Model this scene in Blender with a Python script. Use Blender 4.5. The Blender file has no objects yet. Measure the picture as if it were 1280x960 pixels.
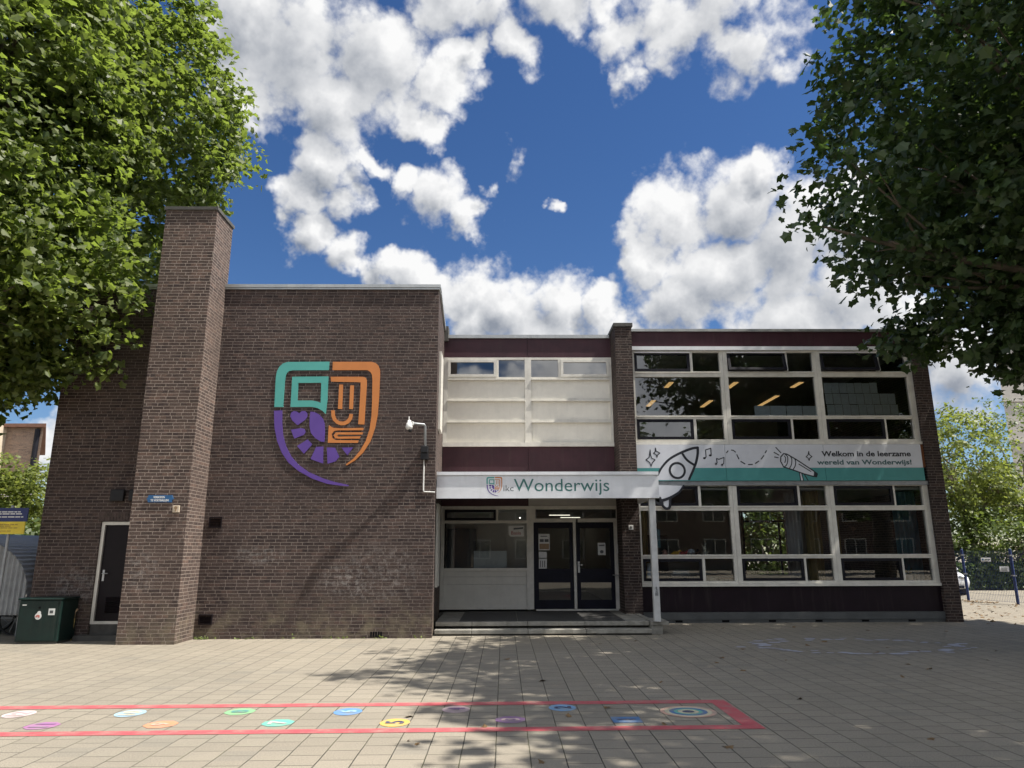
import bpy, bmesh, math, random
import numpy as np
from mathutils import Vector, Matrix, Euler

rnd = random.Random(7)
scene = bpy.context.scene
COL = scene.collection
R = math.radians

# ------------------------------------------------------------------ camera
cam_data = bpy.data.cameras.new("camera")
cam_data.sensor_width = 36.0
cam_data.lens = 24.947
cam_data.clip_start = 0.1
cam_data.clip_end = 2000.0
cam = bpy.data.objects.new("camera", cam_data)
COL.objects.link(cam)
_t, _r, _y = R(13.196), R(0.18), R(0.7)
_Fh = Vector((math.sin(_y), math.cos(_y), 0)); _R0 = Vector((math.cos(_y), -math.sin(_y), 0))
_F = _Fh * math.cos(_t) + Vector((0, 0, math.sin(_t)))
_U0 = -_Fh * math.sin(_t) + Vector((0, 0, math.cos(_t)))
_Rt = _R0 * math.cos(_r) - _U0 * math.sin(_r)
_Up = _U0 * math.cos(_r) + _R0 * math.sin(_r)
M3 = Matrix((_Rt, _Up, -_F)).transposed()
cam.matrix_world = Matrix.Translation((0, 0, 1.70)) @ M3.to_4x4()
scene.camera = cam

# ------------------------------------------------------------------ exposure
scene.view_settings.view_transform = 'Standard'
scene.view_settings.look = 'None'
scene.view_settings.exposure = 0.80
scene.view_settings.gamma = 1.0
scene.view_settings.use_curve_mapping = False
scene.cycles.max_bounces = 6
scene.cycles.use_adaptive_sampling = True
scene.cycles.adaptive_threshold = 0.02
scene.cycles.transparent_max_bounces = 16
scene.cycles.diffuse_bounces = 3
scene.cycles.caustics_reflective = False
scene.cycles.caustics_refractive = False
try:
    scene.cycles.use_denoising = True
    scene.cycles.denoiser = 'OPENIMAGEDENOISE'
except Exception:
    pass

# ------------------------------------------------------------------ sun and sky
SUN = Vector((0.62, -0.115, 1.0)).normalized()
sun_el = math.asin(SUN.z)
sun_data = bpy.data.lights.new("sun", 'SUN')
sun_data.energy = 5.0
sun_data.angle = R(0.53)
sun_data.color = (1.0, 0.945, 0.86)
sun = bpy.data.objects.new("sun", sun_data)
sun.rotation_euler = (-SUN).to_track_quat('-Z', 'Y').to_euler()
sun.location = (20, -5, 40)
COL.objects.link(sun)

world = bpy.data.worlds.new("World")
scene.world = world
world.use_nodes = True
wt = world.node_tree
wt.nodes.clear()

class NT:
    """small helper for node trees"""
    def __init__(s, tree): s.t = tree
    def n(s, typ, **kw):
        nd = s.t.nodes.new(typ)
        for k, v in kw.items(): setattr(nd, k, v)
        return nd
    def link(s, a, b): s.t.links.new(a, b)
    def put(s, sock, v):
        if hasattr(v, 'is_output'): s.link(v, sock)
        else: sock.default_value = v
    def math(s, op, a, b=None, c=None, clamp=False):
        nd = s.n('ShaderNodeMath', operation=op, use_clamp=clamp)
        s.put(nd.inputs[0], a)
        if b is not None: s.put(nd.inputs[1], b)
        if c is not None: s.put(nd.inputs[2], c)
        return nd.outputs[0]
    def vec(s, op, a, b=None, scale=None):
        nd = s.n('ShaderNodeVectorMath', operation=op)
        s.put(nd.inputs[0], a)
        if b is not None: s.put(nd.inputs[1], b)
        if scale is not None: s.put(nd.inputs['Scale'], scale)
        return nd.outputs['Value'] if op in ('DISTANCE', 'LENGTH', 'DOT_PRODUCT') else nd.outputs['Vector']
    def noise(s, v, scale, detail=4, rough=0.5, out='Fac', dim='3D', dist=0.0):
        nd = s.n('ShaderNodeTexNoise', noise_dimensions=dim)
        if v is not None: s.put(nd.inputs['Vector'], v)
        nd.inputs['Scale'].default_value = scale; nd.inputs['Detail'].default_value = detail
        nd.inputs['Roughness'].default_value = rough; nd.inputs['Distortion'].default_value = dist
        return nd.outputs[out] if out != 'Fac' else nd.outputs[0]
    def ramp(s, v, a, b, lo=0.0, hi=1.0, smooth=True):
        nd = s.n('ShaderNodeMapRange')
        nd.interpolation_type = 'SMOOTHSTEP' if smooth else 'LINEAR'
        s.put(nd.inputs['Value'], v)
        nd.inputs['From Min'].default_value = a; nd.inputs['From Max'].default_value = b
        nd.inputs['To Min'].default_value = lo; nd.inputs['To Max'].default_value = hi
        return nd.outputs[0]
    def mix(s, f, a, b, blend='MIX'):
        nd = s.n('ShaderNodeMix', data_type='RGBA', blend_type=blend)
        s.put(nd.inputs['Factor'], f)
        s.put(nd.inputs[6], a if hasattr(a, 'is_output') else (*a, 1.0))
        s.put(nd.inputs[7], b if hasattr(b, 'is_output') else (*b, 1.0))
        return nd.outputs[2]

def sky_dir(x, y):
    d = _F + _Rt * ((x - 640) / 887.0) + _Up * ((480 - y) / 887.0)
    return d.normalized()

# the clouds of that afternoon, as directions in the sky with an angular radius
# x, y, radius, weight: solid cumulus have weight 1, thin torn cloud less
# x, y, radius, weight: solid cumulus have weight 1, thin torn cloud less
CLOUDS = [(310,30,100,1),(300,120,60,.95),(380,70,105,1),(475,75,108,1),(552,108,66,1),(430,135,74,1),(335,135,52,.95),(545,160,38,1),(595,70,34,.9),
 (408,206,52,1),(378,250,46,1),(425,250,44,1),(395,300,44,1),(440,325,38,1),(500,340,34,.95),(350,285,30,.9),
 (545,246,50,1),(505,224,36,.95),(578,272,36,1),(470,200,28,.85),(655,195,48,.70),(690,255,20,.8),(610,240,26,.66),
 (640,374,60,1),(700,384,62,1),(590,366,52,1),(757,386,46,1),(530,352,46,1),(560,374,50,1),(610,400,60,1),(480,348,36,.95),(680,430,80,1),(775,402,36,1),
 (850,262,78,1),(930,250,80,1),(1000,300,110,1),(818,330,56,1),(900,345,95,1),(1060,360,100,1),(962,212,38,1),(1080,270,100,1),(795,296,38,1),(1000,410,100,1),(860,380,70,1),
 (620,15,74,.76),(700,12,84,.76),(775,42,76,.74),(790,90,44,.64),(860,28,84,.72),(945,55,80,.76),(965,92,54,.72),(900,0,84,.76),(560,-10,80,.9),(648,60,62,.66),(740,0,70,.76),(820,5,70,.76),
 (1205,460,90,1),(1150,430,60,1),(40,575,60,1),(100,520,50,.8)]
W = NT(wt)
grp = bpy.data.node_groups.new("cloud_density", 'ShaderNodeTree')
grp.interface.new_socket("Vector", in_out='INPUT', socket_type='NodeSocketVector')
grp.interface.new_socket("Density", in_out='OUTPUT', socket_type='NodeSocketFloat')
grp.interface.new_socket("Body", in_out='OUTPUT', socket_type='NodeSocketFloat')
G = NT(grp)
gi = G.n('NodeGroupInput'); go = G.n('NodeGroupOutput')
p0 = gi.outputs[0]
w1 = G.vec('SCALE', G.vec('SUBTRACT', G.noise(p0, 8.0, 5, .62, 'Color'), (.5, .5, .5)), scale=0.125)
p1 = G.vec('ADD', p0, w1)
acc = None
for (cx, cy, cr, cw) in CLOUDS:
    c = sky_dir(cx, cy)
    rr = (sky_dir(cx + cr * .7, cy + cr * .7) - c).length * 1.06
    dd = G.vec('DISTANCE', p1, tuple(c))
    b = G.math('MULTIPLY_ADD', dd, -1.0 / rr, cw)
    acc = b if acc is None else G.math('MAXIMUM', acc, b)
# unseen clouds behind the camera, their cover raised to fill the shaded fronts
sep = G.n('ShaderNodeSeparateXYZ'); G.link(p0, sep.inputs[0])
back = G.ramp(sep.outputs[1], 0.35, -0.05)
gen = G.math('MULTIPLY_ADD', G.noise(p0, 2.2, 3, .55), 4.0, -1.55)
gen = G.math('ADD', gen, G.math('MULTIPLY_ADD', back, 3.0, -3.0))
acc = G.math('MAXIMUM', acc, gen)
G.link(acc, go.inputs[1])
# cauliflower heads, then torn edges
vo = G.n('ShaderNodeTexVoronoi', voronoi_dimensions='3D', feature='F1')
vo.inputs['Scale'].default_value = 20.0; vo.inputs['Detail'].default_value = 1.6; vo.inputs['Roughness'].default_value = .6
G.link(G.vec('ADD', p0, G.vec('SCALE', w1, scale=.5)), vo.inputs['Vector'])
acc = G.math('MULTIPLY_ADD', G.math('SUBTRACT', 0.62, vo.outputs['Distance']), 0.42, acc)
fb = G.math('SUBTRACT', G.noise(p0, 17.0, 8, .64), 0.5)
acc = G.math('MULTIPLY_ADD', fb, 0.92, acc)
G.link(acc, go.inputs[0])

geo = W.n('ShaderNodeTexCoord')
pdir = geo.outputs['Generated']
def dens(v):
    g = wt.nodes.new('ShaderNodeGroup'); g.node_tree = grp
    W.link(v, g.inputs[0]); return g.outputs[0], g.outputs[1]
d0, b0_ = dens(pdir)
d1, b1_ = dens(W.vec('ADD', pdir, tuple(SUN * 0.030)))
mask = W.ramp(d0, -0.04, 0.42)
rim = W.math('SUBTRACT', d0, d1)
rimb = W.math('SUBTRACT', b0_, b1_)
core = W.ramp(b0_, 0.12, 0.80)
big = W.math('SUBTRACT', W.noise(pdir, 5.0, 4, .52), 0.5)
val = W.math('MULTIPLY_ADD', rim, 0.40, 0.86)
val = W.math('MULTIPLY_ADD', rimb, 0.70, val)
val = W.math('SUBTRACT', val, W.math('MULTIPLY', core, 0.40))
val = W.math('MULTIPLY_ADD', big, 0.9, val)
val = W.ramp(val, 0.05, 0.98, 0.0, 1.0, False)
ccol = W.mix(val, (0.30, 0.335, 0.40), (1.05, 1.05, 1.05))
sky = W.n('ShaderNodeTexSky', sky_type='NISHITA')
sky.sun_disc = False
sky.sun_elevation = sun_el
sky.sun_rotation = math.atan2(SUN.x, SUN.y)
sky.air_density = 1.0; sky.dust_density = 0.15; sky.ozone_density = 4.0
hs = W.n('ShaderNodeHueSaturation'); hs.inputs['Saturation'].default_value = 1.20; hs.inputs['Hue'].default_value = .508; W.link(sky.outputs[0], hs.inputs['Color'])
bg1 = W.n('ShaderNodeBackground'); W.link(hs.outputs[0], bg1.inputs[0]); bg1.inputs[1].default_value = 0.061
# unseen clouds behind the camera, brightened as added fill for fronts and shaded ground
sp2 = W.n('ShaderNodeSeparateXYZ'); W.link(pdir, sp2.inputs[0])
bg2 = W.n('ShaderNodeBackground'); W.link(ccol, bg2.inputs[0]); W.link(W.ramp(sp2.outputs[1], 0.25, -0.35, 0.53, 1.08), bg2.inputs[1])
ms = W.n('ShaderNodeMixShader'); W.link(mask, ms.inputs[0]); W.link(bg1.outputs[0], ms.inputs[1]); W.link(bg2.outputs[0], ms.inputs[2])
wo = W.n('ShaderNodeOutputWorld'); W.link(ms.outputs[0], wo.inputs[0])
world.cycles.sampling_method = 'MANUAL'
world.cycles.sample_map_resolution = 512

# ------------------------------------------------------------------ materials
MATS = {}
def new_mat(name):
    m = bpy.data.materials.new(name); m.use_nodes = True
    t = m.node_tree; t.nodes.clear()
    n = NT(t)
    out = n.n('ShaderNodeOutputMaterial')
    MATS[name] = m
    return m, n, out

def plain(name, col, rough=0.6, var=0.12, scale=6.0, metal=0.0, bump=0.0, bscale=60.0, spec=0.5, dirt=0.0):
    """painted / plastic / metal surface with blotches, faint streaks and an uneven gloss"""
    m, n, out = new_mat(name)
    b = n.n('ShaderNodeBsdfPrincipled')
    tc = n.n('ShaderNodeTexCoord')
    f = n.noise(tc.outputs['Object'], scale, 5, .6)
    dark = tuple(c * (1 - var) for c in col); lite = tuple(min(1, c * (1 + var)) for c in col)
    c = n.mix(n.ramp(f, .3, .7), dark, lite)
    if dirt > 0:
        mp = n.n('ShaderNodeMapping'); n.link(tc.outputs['Object'], mp.inputs['Vector'])
        mp.inputs['Scale'].default_value = (9.0, 9.0, 0.8)
        st = n.noise(mp.outputs[0], 1.0, 5, .65)
        c = n.mix(n.math('MULTIPLY', n.ramp(st, .48, .75), dirt), c, (0.11, 0.10, 0.08))
    n.link(c, b.inputs['Base Color'])
    n.link(n.ramp(f, .2, .8, max(0, rough - .08), min(1, rough + .08)), b.inputs['Roughness'])
    b.inputs['Metallic'].default_value = metal
    b.inputs['Specular IOR Level'].default_value = spec
    if bump > 0:
        bp = n.n('ShaderNodeBump'); bp.inputs['Strength'].default_value = bump; bp.inputs['Distance'].default_value = .01
        n.link(n.noise(tc.outputs['Object'], bscale, 4, .6), bp.inputs['Height']); n.link(bp.outputs[0], b.inputs['Normal'])
    n.link(b.outputs[0], out.inputs[0])
    return m

def brick(name, c1, c2, mortar, stain=0.0, w=0.226, h=0.067, joint=0.012, bump=0.8, chalk=()):
    m, n, out = new_mat(name)
    b = n.n('ShaderNodeBsdfPrincipled')
    uv = n.n('ShaderNodeUVMap'); uv.uv_map = 'UVMap'
    # hand-laid: joints wander a little
    wob = n.vec('SCALE', n.vec('SUBTRACT', n.noise(uv.outputs[0], 7.0, 3, .6, 'Color'), (.5, .5, .5)), scale=0.014)
    p = n.vec('ADD', uv.outputs[0], wob)
    s = n.n('ShaderNodeSeparateXYZ'); n.link(p, s.inputs[0])
    row = n.math('FLOOR', n.math('DIVIDE', s.outputs[1], h))
    wn = n.n('ShaderNodeTexWhiteNoise', noise_dimensions='1D'); n.link(row, wn.inputs['W'])
    u = n.math('MULTIPLY_ADD', wn.outputs[0], w * .9, s.outputs[0])
    cb = n.n('ShaderNodeCombineXYZ'); n.link(u, cb.inputs[0]); n.link(s.outputs[1], cb.inputs[1])
    bt = n.n('ShaderNodeTexBrick'); n.link(cb.outputs[0], bt.inputs['Vector'])
    bt.offset = 0.5; bt.offset_frequency = 2; bt.squash = 1.0
    bt.inputs['Color1'].default_value = (*c1, 1); bt.inputs['Color2'].default_value = (*c2, 1)
    bt.inputs['Mortar'].default_value = (*mortar, 1)
    bt.inputs['Scale'].default_value = 1.0; bt.inputs['Mortar Size'].default_value = joint * .5
    bt.inputs['Mortar Smooth'].default_value = 0.25; bt.inputs['Bias'].default_value = 0.0
    bt.inputs['Brick Width'].default_value = w; bt.inputs['Row Height'].default_value = h
    c = bt.outputs['Color']
    bi = n.math('FLOOR', n.math('DIVIDE', n.math('ADD', u, n.math('MULTIPLY', n.math('MODULO', row, 2.0), -.5 * w)), w))
    cv = n.n('ShaderNodeCombineXYZ'); n.link(bi, cv.inputs[0]); n.link(row, cv.inputs[1])
    wb = n.n('ShaderNodeTexWhiteNoise', noise_dimensions='2D'); n.link(cv.outputs[0], wb.inputs['Vector'])
    odd_ = n.math('MULTIPLY', n.ramp(wb.outputs[0], .80, .95), n.math('SUBTRACT', 1.0, bt.outputs['Fac']))
    c = n.mix(n.math('MULTIPLY', odd_, .6), c, (c1[0] * 1.38, c1[1] * 1.24, c1[2] * 1.16))
    dk_ = n.math('MULTIPLY', n.ramp(wb.outputs[0], .22, .08), n.math('SUBTRACT', 1.0, bt.outputs['Fac']))
    c = n.mix(n.math('MULTIPLY', dk_, .6), c, (c2[0] * .55, c2[1] * .55, c2[2] * .62))
    big = n.noise(uv.outputs[0], 0.55, 6, .6)
    c = n.mix(n.ramp(big, .35, .68, 0, .45), c, (c1[0] * .62, c1[1] * .62, c1[2] * .64))
    fine = n.noise(uv.outputs[0], 45.0, 4, .65)
    c = n.mix(1.0, c, n.mix(n.ramp(fine, .3, .7), (.72, .72, .72), (1.28, 1.26, 1.22)), 'MULTIPLY')
    if stain:
        # lime bloom near the ground, as patches
        sz = n.n('ShaderNodeSeparateXYZ'); n.link(uv.outputs[0], sz.inputs[0])
        low = n.ramp(sz.outputs[1], 1.0, 0.0, 0, 1)
        blo = n.ramp(n.noise(uv.outputs[0], 2.3, 6, .65), .42, .7)
        c = n.mix(n.math('MULTIPLY', n.math('MULTIPLY', low, blo), stain), c, (.22, .19, .13))
    for (cx, cz, rx, rz, amt) in chalk:
        dx = n.math('DIVIDE', n.math('SUBTRACT', s.outputs[0], cx), rx)
        dz = n.math('DIVIDE', n.math('SUBTRACT', s.outputs[1], cz), rz)
        q = n.math('ADD', n.math('MULTIPLY', dx, dx), n.math('MULTIPLY', dz, dz))
        bl = n.math('MULTIPLY', n.ramp(q, 1.0, 0.1), n.ramp(n.noise(uv.outputs[0], 9.0, 6, .75), .46, .66))
        c = n.mix(n.math('MULTIPLY', bl, amt), c, (.40, .38, .36))
    n.link(c, b.inputs['Base Color'])
    b.inputs['Roughness'].default_value = .88
    b.inputs['Specular IOR Level'].default_value = .25
    lum = n.n('ShaderNodeRGBToBW'); n.link(bt.outputs['Color'], lum.inputs[0])
    hgt = n.math('MULTIPLY_ADD', bt.outputs['Fac'], -1.0, n.math('MULTIPLY', fine, .35))
    hgt = n.math('MULTIPLY_ADD', n.math('MULTIPLY', lum.outputs[0], n.math('SUBTRACT', 1.0, bt.outputs['Fac'])), 5.0, hgt)
    hgt = n.math('MULTIPLY_ADD', n.noise(uv.outputs[0], 11.0, 3, .6), .9, hgt)
    bp = n.n('ShaderNodeBump'); bp.inputs['Strength'].default_value = bump; bp.inputs['Distance'].default_value = .012
    n.link(hgt, bp.inputs['Height']); n.link(bp.outputs[0], b.inputs['Normal'])
    n.link(b.outputs[0], out.inputs[0])
    return m

def glass(name, tint=(1, 1, 1), refl=1.0, ior=1.5):
    m, n, out = new_mat(name)
    fr = n.n('ShaderNodeFresnel'); fr.inputs['IOR'].default_value = ior
    f = n.math('MULTIPLY', fr.outputs[0], 1.85 * refl, clamp=True)
    gl = n.n('ShaderNodeBsdfGlossy'); gl.inputs['Roughness'].default_value = 0.004
    tc = n.n('ShaderNodeTexCoord')
    bp = n.n('ShaderNodeBump'); bp.inputs['Strength'].default_value = .008; bp.inputs['Distance'].default_value = .05
    n.link(n.noise(tc.outputs['Object'], 1.6, 2, .5), bp.inputs['Height']); n.link(bp.outputs[0], gl.inputs['Normal'])
    tr = n.n('ShaderNodeBsdfTransparent'); tr.inputs[0].default_value = (*tint, 1)
    mx = n.n('ShaderNodeMixShader'); n.link(f, mx.inputs[0]); n.link(tr.outputs[0], mx.inputs[1]); n.link(gl.outputs[0], mx.inputs[2])
    n.link(mx.outputs[0], out.inputs[0])
    return m

def leafmat(name, c_lo, c_hi, trans, tfac=0.36, rough=.42):
    m, n, out = new_mat(name)
    b = n.n('ShaderNodeBsdfPrincipled')
    g = n.n('ShaderNodeNewGeometry')
    c = n.mix(g.outputs['Random Per Island'], c_lo, c_hi)
    n.link(c, b.inputs['Base Color'])
    b.inputs['Roughness'].default_value = rough
    b.inputs['Specular IOR Level'].default_value = .36
    tl = n.n('ShaderNodeBsdfTranslucent')
    n.link(n.mix(g.outputs['Random Per Island'], tuple(v * .75 for v in trans), tuple(v * 1.2 for v in trans)), tl.inputs[0])
    mx = n.n('ShaderNodeMixShader'); mx.inputs[0].default_value = tfac
    n.link(b.outputs[0], mx.inputs[1]); n.link(tl.outputs[0], mx.inputs[2])
    n.link(mx.outputs[0], out.inputs[0])
    return m

def emit(name, col, st):
    m, n, out = new_mat(name)
    e = n.n('ShaderNodeEmission'); e.inputs[0].default_value = (*col, 1); e.inputs[1].default_value = st
    n.link(e.outputs[0], out.inputs[0]); return m

def paving(name):
    m, n, out = new_mat(name)
    b = n.n('ShaderNodeBsdfPrincipled')
    uv = n.n('ShaderNodeUVMap'); uv.uv_map = 'UVMap'
    wob = n.vec('SCALE', n.vec('SUBTRACT', n.noise(uv.outputs[0], 2.5, 3, .6, 'Color'), (.5, .5, .5)), scale=0.010)
    pp = n.vec('ADD', uv.outputs[0], wob)
    s = n.n('ShaderNodeSeparateXYZ'); n.link(pp, s.inputs[0])
    cb = n.n('ShaderNodeCombineXYZ')
    n.link(s.outputs[1], cb.inputs[0]); n.link(n.math('ADD', s.outputs[0], 300 * .2952 - .2258 + .2952), cb.inputs[1])
    bt = n.n('ShaderNodeTexBrick'); n.link(cb.outputs[0], bt.inputs['Vector'])
    bt.offset = 0.5; bt.offset_frequency = 2
    bt.inputs['Color1'].default_value = (.250, .222, .178, 1); bt.inputs['Color2'].default_value = (.280, .250, .200, 1)
    bt.inputs['Mortar'].default_value = (.036, .034, .028, 1)
    bt.inputs['Scale'].default_value = 1; bt.inputs['Mortar Size'].default_value = .0058
    bt.inputs['Mortar Smooth'].default_value = .35; bt.inputs['Bias'].default_value = .1
    bt.inputs['Brick Width'].default_value = .2955; bt.inputs['Row Height'].default_value = .2952
    c = bt.outputs['Color']
    # whole replaced tiles, greyer than the rest
    tx = n.math('FLOOR', n.math('DIVIDE', cb.inputs[1].links[0].from_socket, .2952))
    odd = n.math('MULTIPLY', n.math('MODULO', tx, 2.0), .5)
    ty = n.math('FLOOR', n.math('ADD', n.math('DIVIDE', s.outputs[1], .2955), odd))
    cw = n.n('ShaderNodeCombineXYZ'); n.link(tx, cw.inputs[0]); n.link(ty, cw.inputs[1])
    wn = n.n('ShaderNodeTexWhiteNoise', noise_dimensions='2D'); n.link(cw.outputs[0], wn.inputs['Vector'])
    tile = n.ramp(wn.outputs[0], .90, .97)
    c = n.mix(n.math('MULTIPLY', tile, .35), c, (.19, .18, .155))
    jf = n.math('MULTIPLY', bt.outputs['Fac'], n.ramp(n.noise(uv.outputs[0], 1.1, 5, .65), .46, .60))
    c = n.mix(n.math('MULTIPLY', jf, .6), c, (.13, .125, .07))
    big = n.noise(uv.outputs[0], .35, 6, .6)
    c = n.mix(n.ramp(big, .38, .7, 0, .35), c, (.165, .155, .128))
    grain = n.noise(uv.outputs[0], 110.0, 3, .75)
    c = n.mix(1.0, c, n.mix(n.ramp(grain, .34, .66), (.58, .58, .58), (1.42, 1.42, 1.42)), 'MULTIPLY')
    spots = n.ramp(n.noise(uv.outputs[0], 6.0, 5, .7), .66, .74)
    c = n.mix(n.math('MULTIPLY', spots, .4), c, (.10, .095, .08))
    n.link(c, b.inputs['Base Color'])
    b.inputs['Roughness'].default_value = .9; b.inputs['Specular IOR Level'].default_value = .2
    bp = n.n('ShaderNodeBump'); bp.inputs['Strength'].default_value = .6; bp.inputs['Distance'].default_value = .006
    n.link(n.math('MULTIPLY_ADD', bt.outputs['Fac'], -1.2, n.math('MULTIPLY', grain, .5)), bp.inputs['Height']); n.link(bp.outputs[0], b.inputs['Normal'])
    n.link(b.outputs[0], out.inputs[0])
    return m

def ground_paint(name, col, wear=.35):
    """road paint worn thin over the rough tiles: bare spots show the tile colour"""
    m, n, out = new_mat(name)
    b = n.n('ShaderNodeBsdfPrincipled')
    uv = n.n('ShaderNodeTexCoord')
    g = n.noise(uv.outputs['Object'], 120.0, 3, .7)
    l = n.noise(uv.outputs['Object'], 5.0, 5, .65)
    f = n.ramp(n.math('ADD', n.math('MULTIPLY', g, .6), n.math('MULTIPLY', l, .4)), .47, .62, 0, wear)
    n.link(n.mix(f, col, (.28, .26, .21)), b.inputs['Base Color'])
    b.inputs['Roughness'].default_value = .75
    bp = n.n('ShaderNodeBump'); bp.inputs['Strength'].default_value = .4; bp.inputs['Distance'].default_value = .004
    n.link(g, bp.inputs['Height']); n.link(bp.outputs[0], b.inputs['Normal'])
    n.link(b.outputs[0], out.inputs[0])
    return m

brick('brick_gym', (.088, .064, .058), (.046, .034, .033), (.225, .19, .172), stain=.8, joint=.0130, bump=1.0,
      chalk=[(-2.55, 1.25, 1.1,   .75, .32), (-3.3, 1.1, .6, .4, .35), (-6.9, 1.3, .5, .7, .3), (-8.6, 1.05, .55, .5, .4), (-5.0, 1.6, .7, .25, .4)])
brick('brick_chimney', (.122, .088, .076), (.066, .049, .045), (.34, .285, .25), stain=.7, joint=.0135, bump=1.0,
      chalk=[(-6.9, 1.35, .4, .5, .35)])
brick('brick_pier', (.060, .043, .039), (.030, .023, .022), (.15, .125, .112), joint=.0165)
brick('brick_far', (.34, .245, .19), (.28, .20, .155), (.40, .35, .30))
brick('brick_street', (.165, .105, .080), (.12, .08, .062), (.26, .22, .19))
paving('paving')
plain('coping_metal', (.42, .43, .42), .42, .10, 3, metal=.55, dirt=.25)
plain('maroon', (.054, .022, .029), .5, .18, 2.2, dirt=.12, spec=.3)
plain('maroon_dark', (.013, .007, .011), .55, .18, 2.2, dirt=.12, spec=.2)
plain('frame_paint', (.66, .64, .58), .42, .08, 5, dirt=.10)
plain('panel_cream', (.78, .755, .68), .5, .05, 4, dirt=.07)
plain('panel_grey', (.66, .64, .58), .5, .05, 4, dirt=.06)
plain('sash_dark', (.010, .010, .015), .5, .2, 8, spec=.2)
plain('door_dark', (.009, .009, .018), .5, .2, 6, spec=.2)
plain('gym_door', (.010, .007, .009), .5, .2, 6, spec=.2)
plain('canopy_white', (.76, .78, .81), .38, .05, 3, dirt=.10)
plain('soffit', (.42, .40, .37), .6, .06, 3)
plain('post_white', (.52, .53, .53), .42, .08, 5, dirt=.25)
plain('banner_white', (.62, .64, .69), .45, .04, 3)
plain('banner_teal', (.065, .27, .265), .45, .05, 3)
plain('ink_black', (.012, .014, .022), .5, .1, 9)
plain('ink_green', (.045, .165, .150), .5, .1, 9)
plain('ink_teal', (.045, .115, .125), .5, .1, 9)
plain('ink_grey', (.10, .12, .13), .5, .1, 9)
plain('teal', (.085, .37, .33), .4, .05, 3)
plain('orange', (.57, .205, .052), .4, .05, 3)
plain('purple', (.110, .055, .29), .4, .05, 3)
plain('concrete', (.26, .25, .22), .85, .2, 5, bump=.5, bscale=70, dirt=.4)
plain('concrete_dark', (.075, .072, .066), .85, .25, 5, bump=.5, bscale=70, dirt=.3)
plain('mat_rubber', (.045, .044, .043), .8, .25, 5, bump=.5, bscale=90)
plain('plinth', (.075, .080, .082), .7, .15, 4, bump=.3)
plain('black_void', (.006, .006, .007), .8, .1, 4, spec=.1)
plain('galv', (.30, .315, .33), .45, .12, 6, metal=.5, dirt=.2)
plain('brick_plain', (.080, .058, .052), .9, .35, 9, bump=.4)
plain('shed_roof', (.40, .42, .45), .45, .1, 5, dirt=.15)
plain('plastic_white', (.70, .70, .68), .4, .05, 6)
plain('plastic_dark', (.016, .016, .018), .5, .1, 6, spec=.3)
plain('cabinet_green', (.006, .019, .016), .5, .2, 4, dirt=.10, spec=.3)
plain('cabinet_side', (.009, .020, .020), .48, .2, 4)
plain('sign_blue', (.018, .095, .235), .4, .08, 8)
plain('sign_navy', (.008, .018, .105), .4, .08, 8)
plain('sign_yellow', (.62, .48, .035), .45, .06, 8)
plain('sign_brown', (.30, .20, .03), .5, .06, 8)
plain('paper', (.66, .67, .66), .85, .05, 7)
plain('paper_blue', (.68, .77, .82), .85, .07, 7)
plain('sticker_red', (.5, .16, .13), .5, .05, 8)
plain('fence_blue', (.018, .040, .155), .42, .1, 8)
plain('car_white', (.75, .76, .78), .22, .02, 3)
plain('car_dark', (.012, .013, .015), .25, .1, 4)
plain('rubber', (.015, .015, .015), .8, .2, 8)
plain('steel', (.45, .46, .47), .35, .1, 8, metal=.9)
plain('plate_yellow', (.75, .52, .02), .4, .04, 6)
plain('lamp_red', (.35, .015, .012), .25, .1, 6)
plain('bark', (.115, .095, .070), .9, .35, 5, bump=.8, bscale=25)
plain('bark_pale', (.20, .17, .13), .9, .3, 5, bump=.8, bscale=25)
plain('room_wall', (.60, .59, .55), .8, .04, 2)
plain('room_ceiling', (.62, .61, .58), .8, .05, 2)
plain('room_floor', (.10, .09, .08), .5, .15, 2)
plain('room_dark', (.10, .105, .115), .8, .1, 2)
plain('board_white', (.62, .68, .70), .3, .03, 2)
plain('curtain_ochre', (.30, .225, .085), .85, .12, 6)
plain('curtain_teal', (.10, .22, .26), .85, .12, 6)
plain('curtain_pale', (.46, .47, .46), .85, .08, 6)
plain('wood', (.28, .19, .11), .6, .2, 8)
plain('toy_yellow', (.75, .42, .04), .7, .1, 10)
plain('toy_red', (.42, .06, .06), .7, .1, 10)
plain('toy_white', (.55, .62, .68), .7, .1, 10)
plain('toy_pink', (.55, .30, .24), .7, .1, 10)
plain('toy_cream', (.55, .55, .44), .7, .1, 10)
plain('leaf_litter', (.16, .10, .045), .9, .4, 20)
plain('tan_stone', (.52, .44, .34), .8, .08, 3)
plain('roof_tile', (.18, .09, .06), .8, .2, 5)
plain('orange_panel', (.24, .085, .03), .6, .1, 5)
plain('blinds', (.62, .63, .64), .8, .05, 4)
plain('house_render', (.38, .36, .33), .8, .08, 2)
glass('glass', (.90, .94, .95), 2.1)
glass('glass_reflective', (.62, .67, .68), 2.6)
glass('glass_door', (.66, .72, .73), 1.5)
emit('lamp_warm', (1.0, .60, .22), .36)
emit('lamp_pale', (1.0, .93, .74), .9)
emit('bulb', (1.0, .96, .85), 3.5)
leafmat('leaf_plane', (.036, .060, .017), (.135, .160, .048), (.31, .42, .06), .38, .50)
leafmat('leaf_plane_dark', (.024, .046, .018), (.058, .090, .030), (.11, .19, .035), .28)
leafmat('leaf_locust', (.085, .120, .026), (.165, .190, .045), (.34, .40, .07), .40, .5)
leafmat('leaf_bush', (.045, .075, .020), (.105, .140, .038), (.22, .30, .05), .34, .5)
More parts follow.
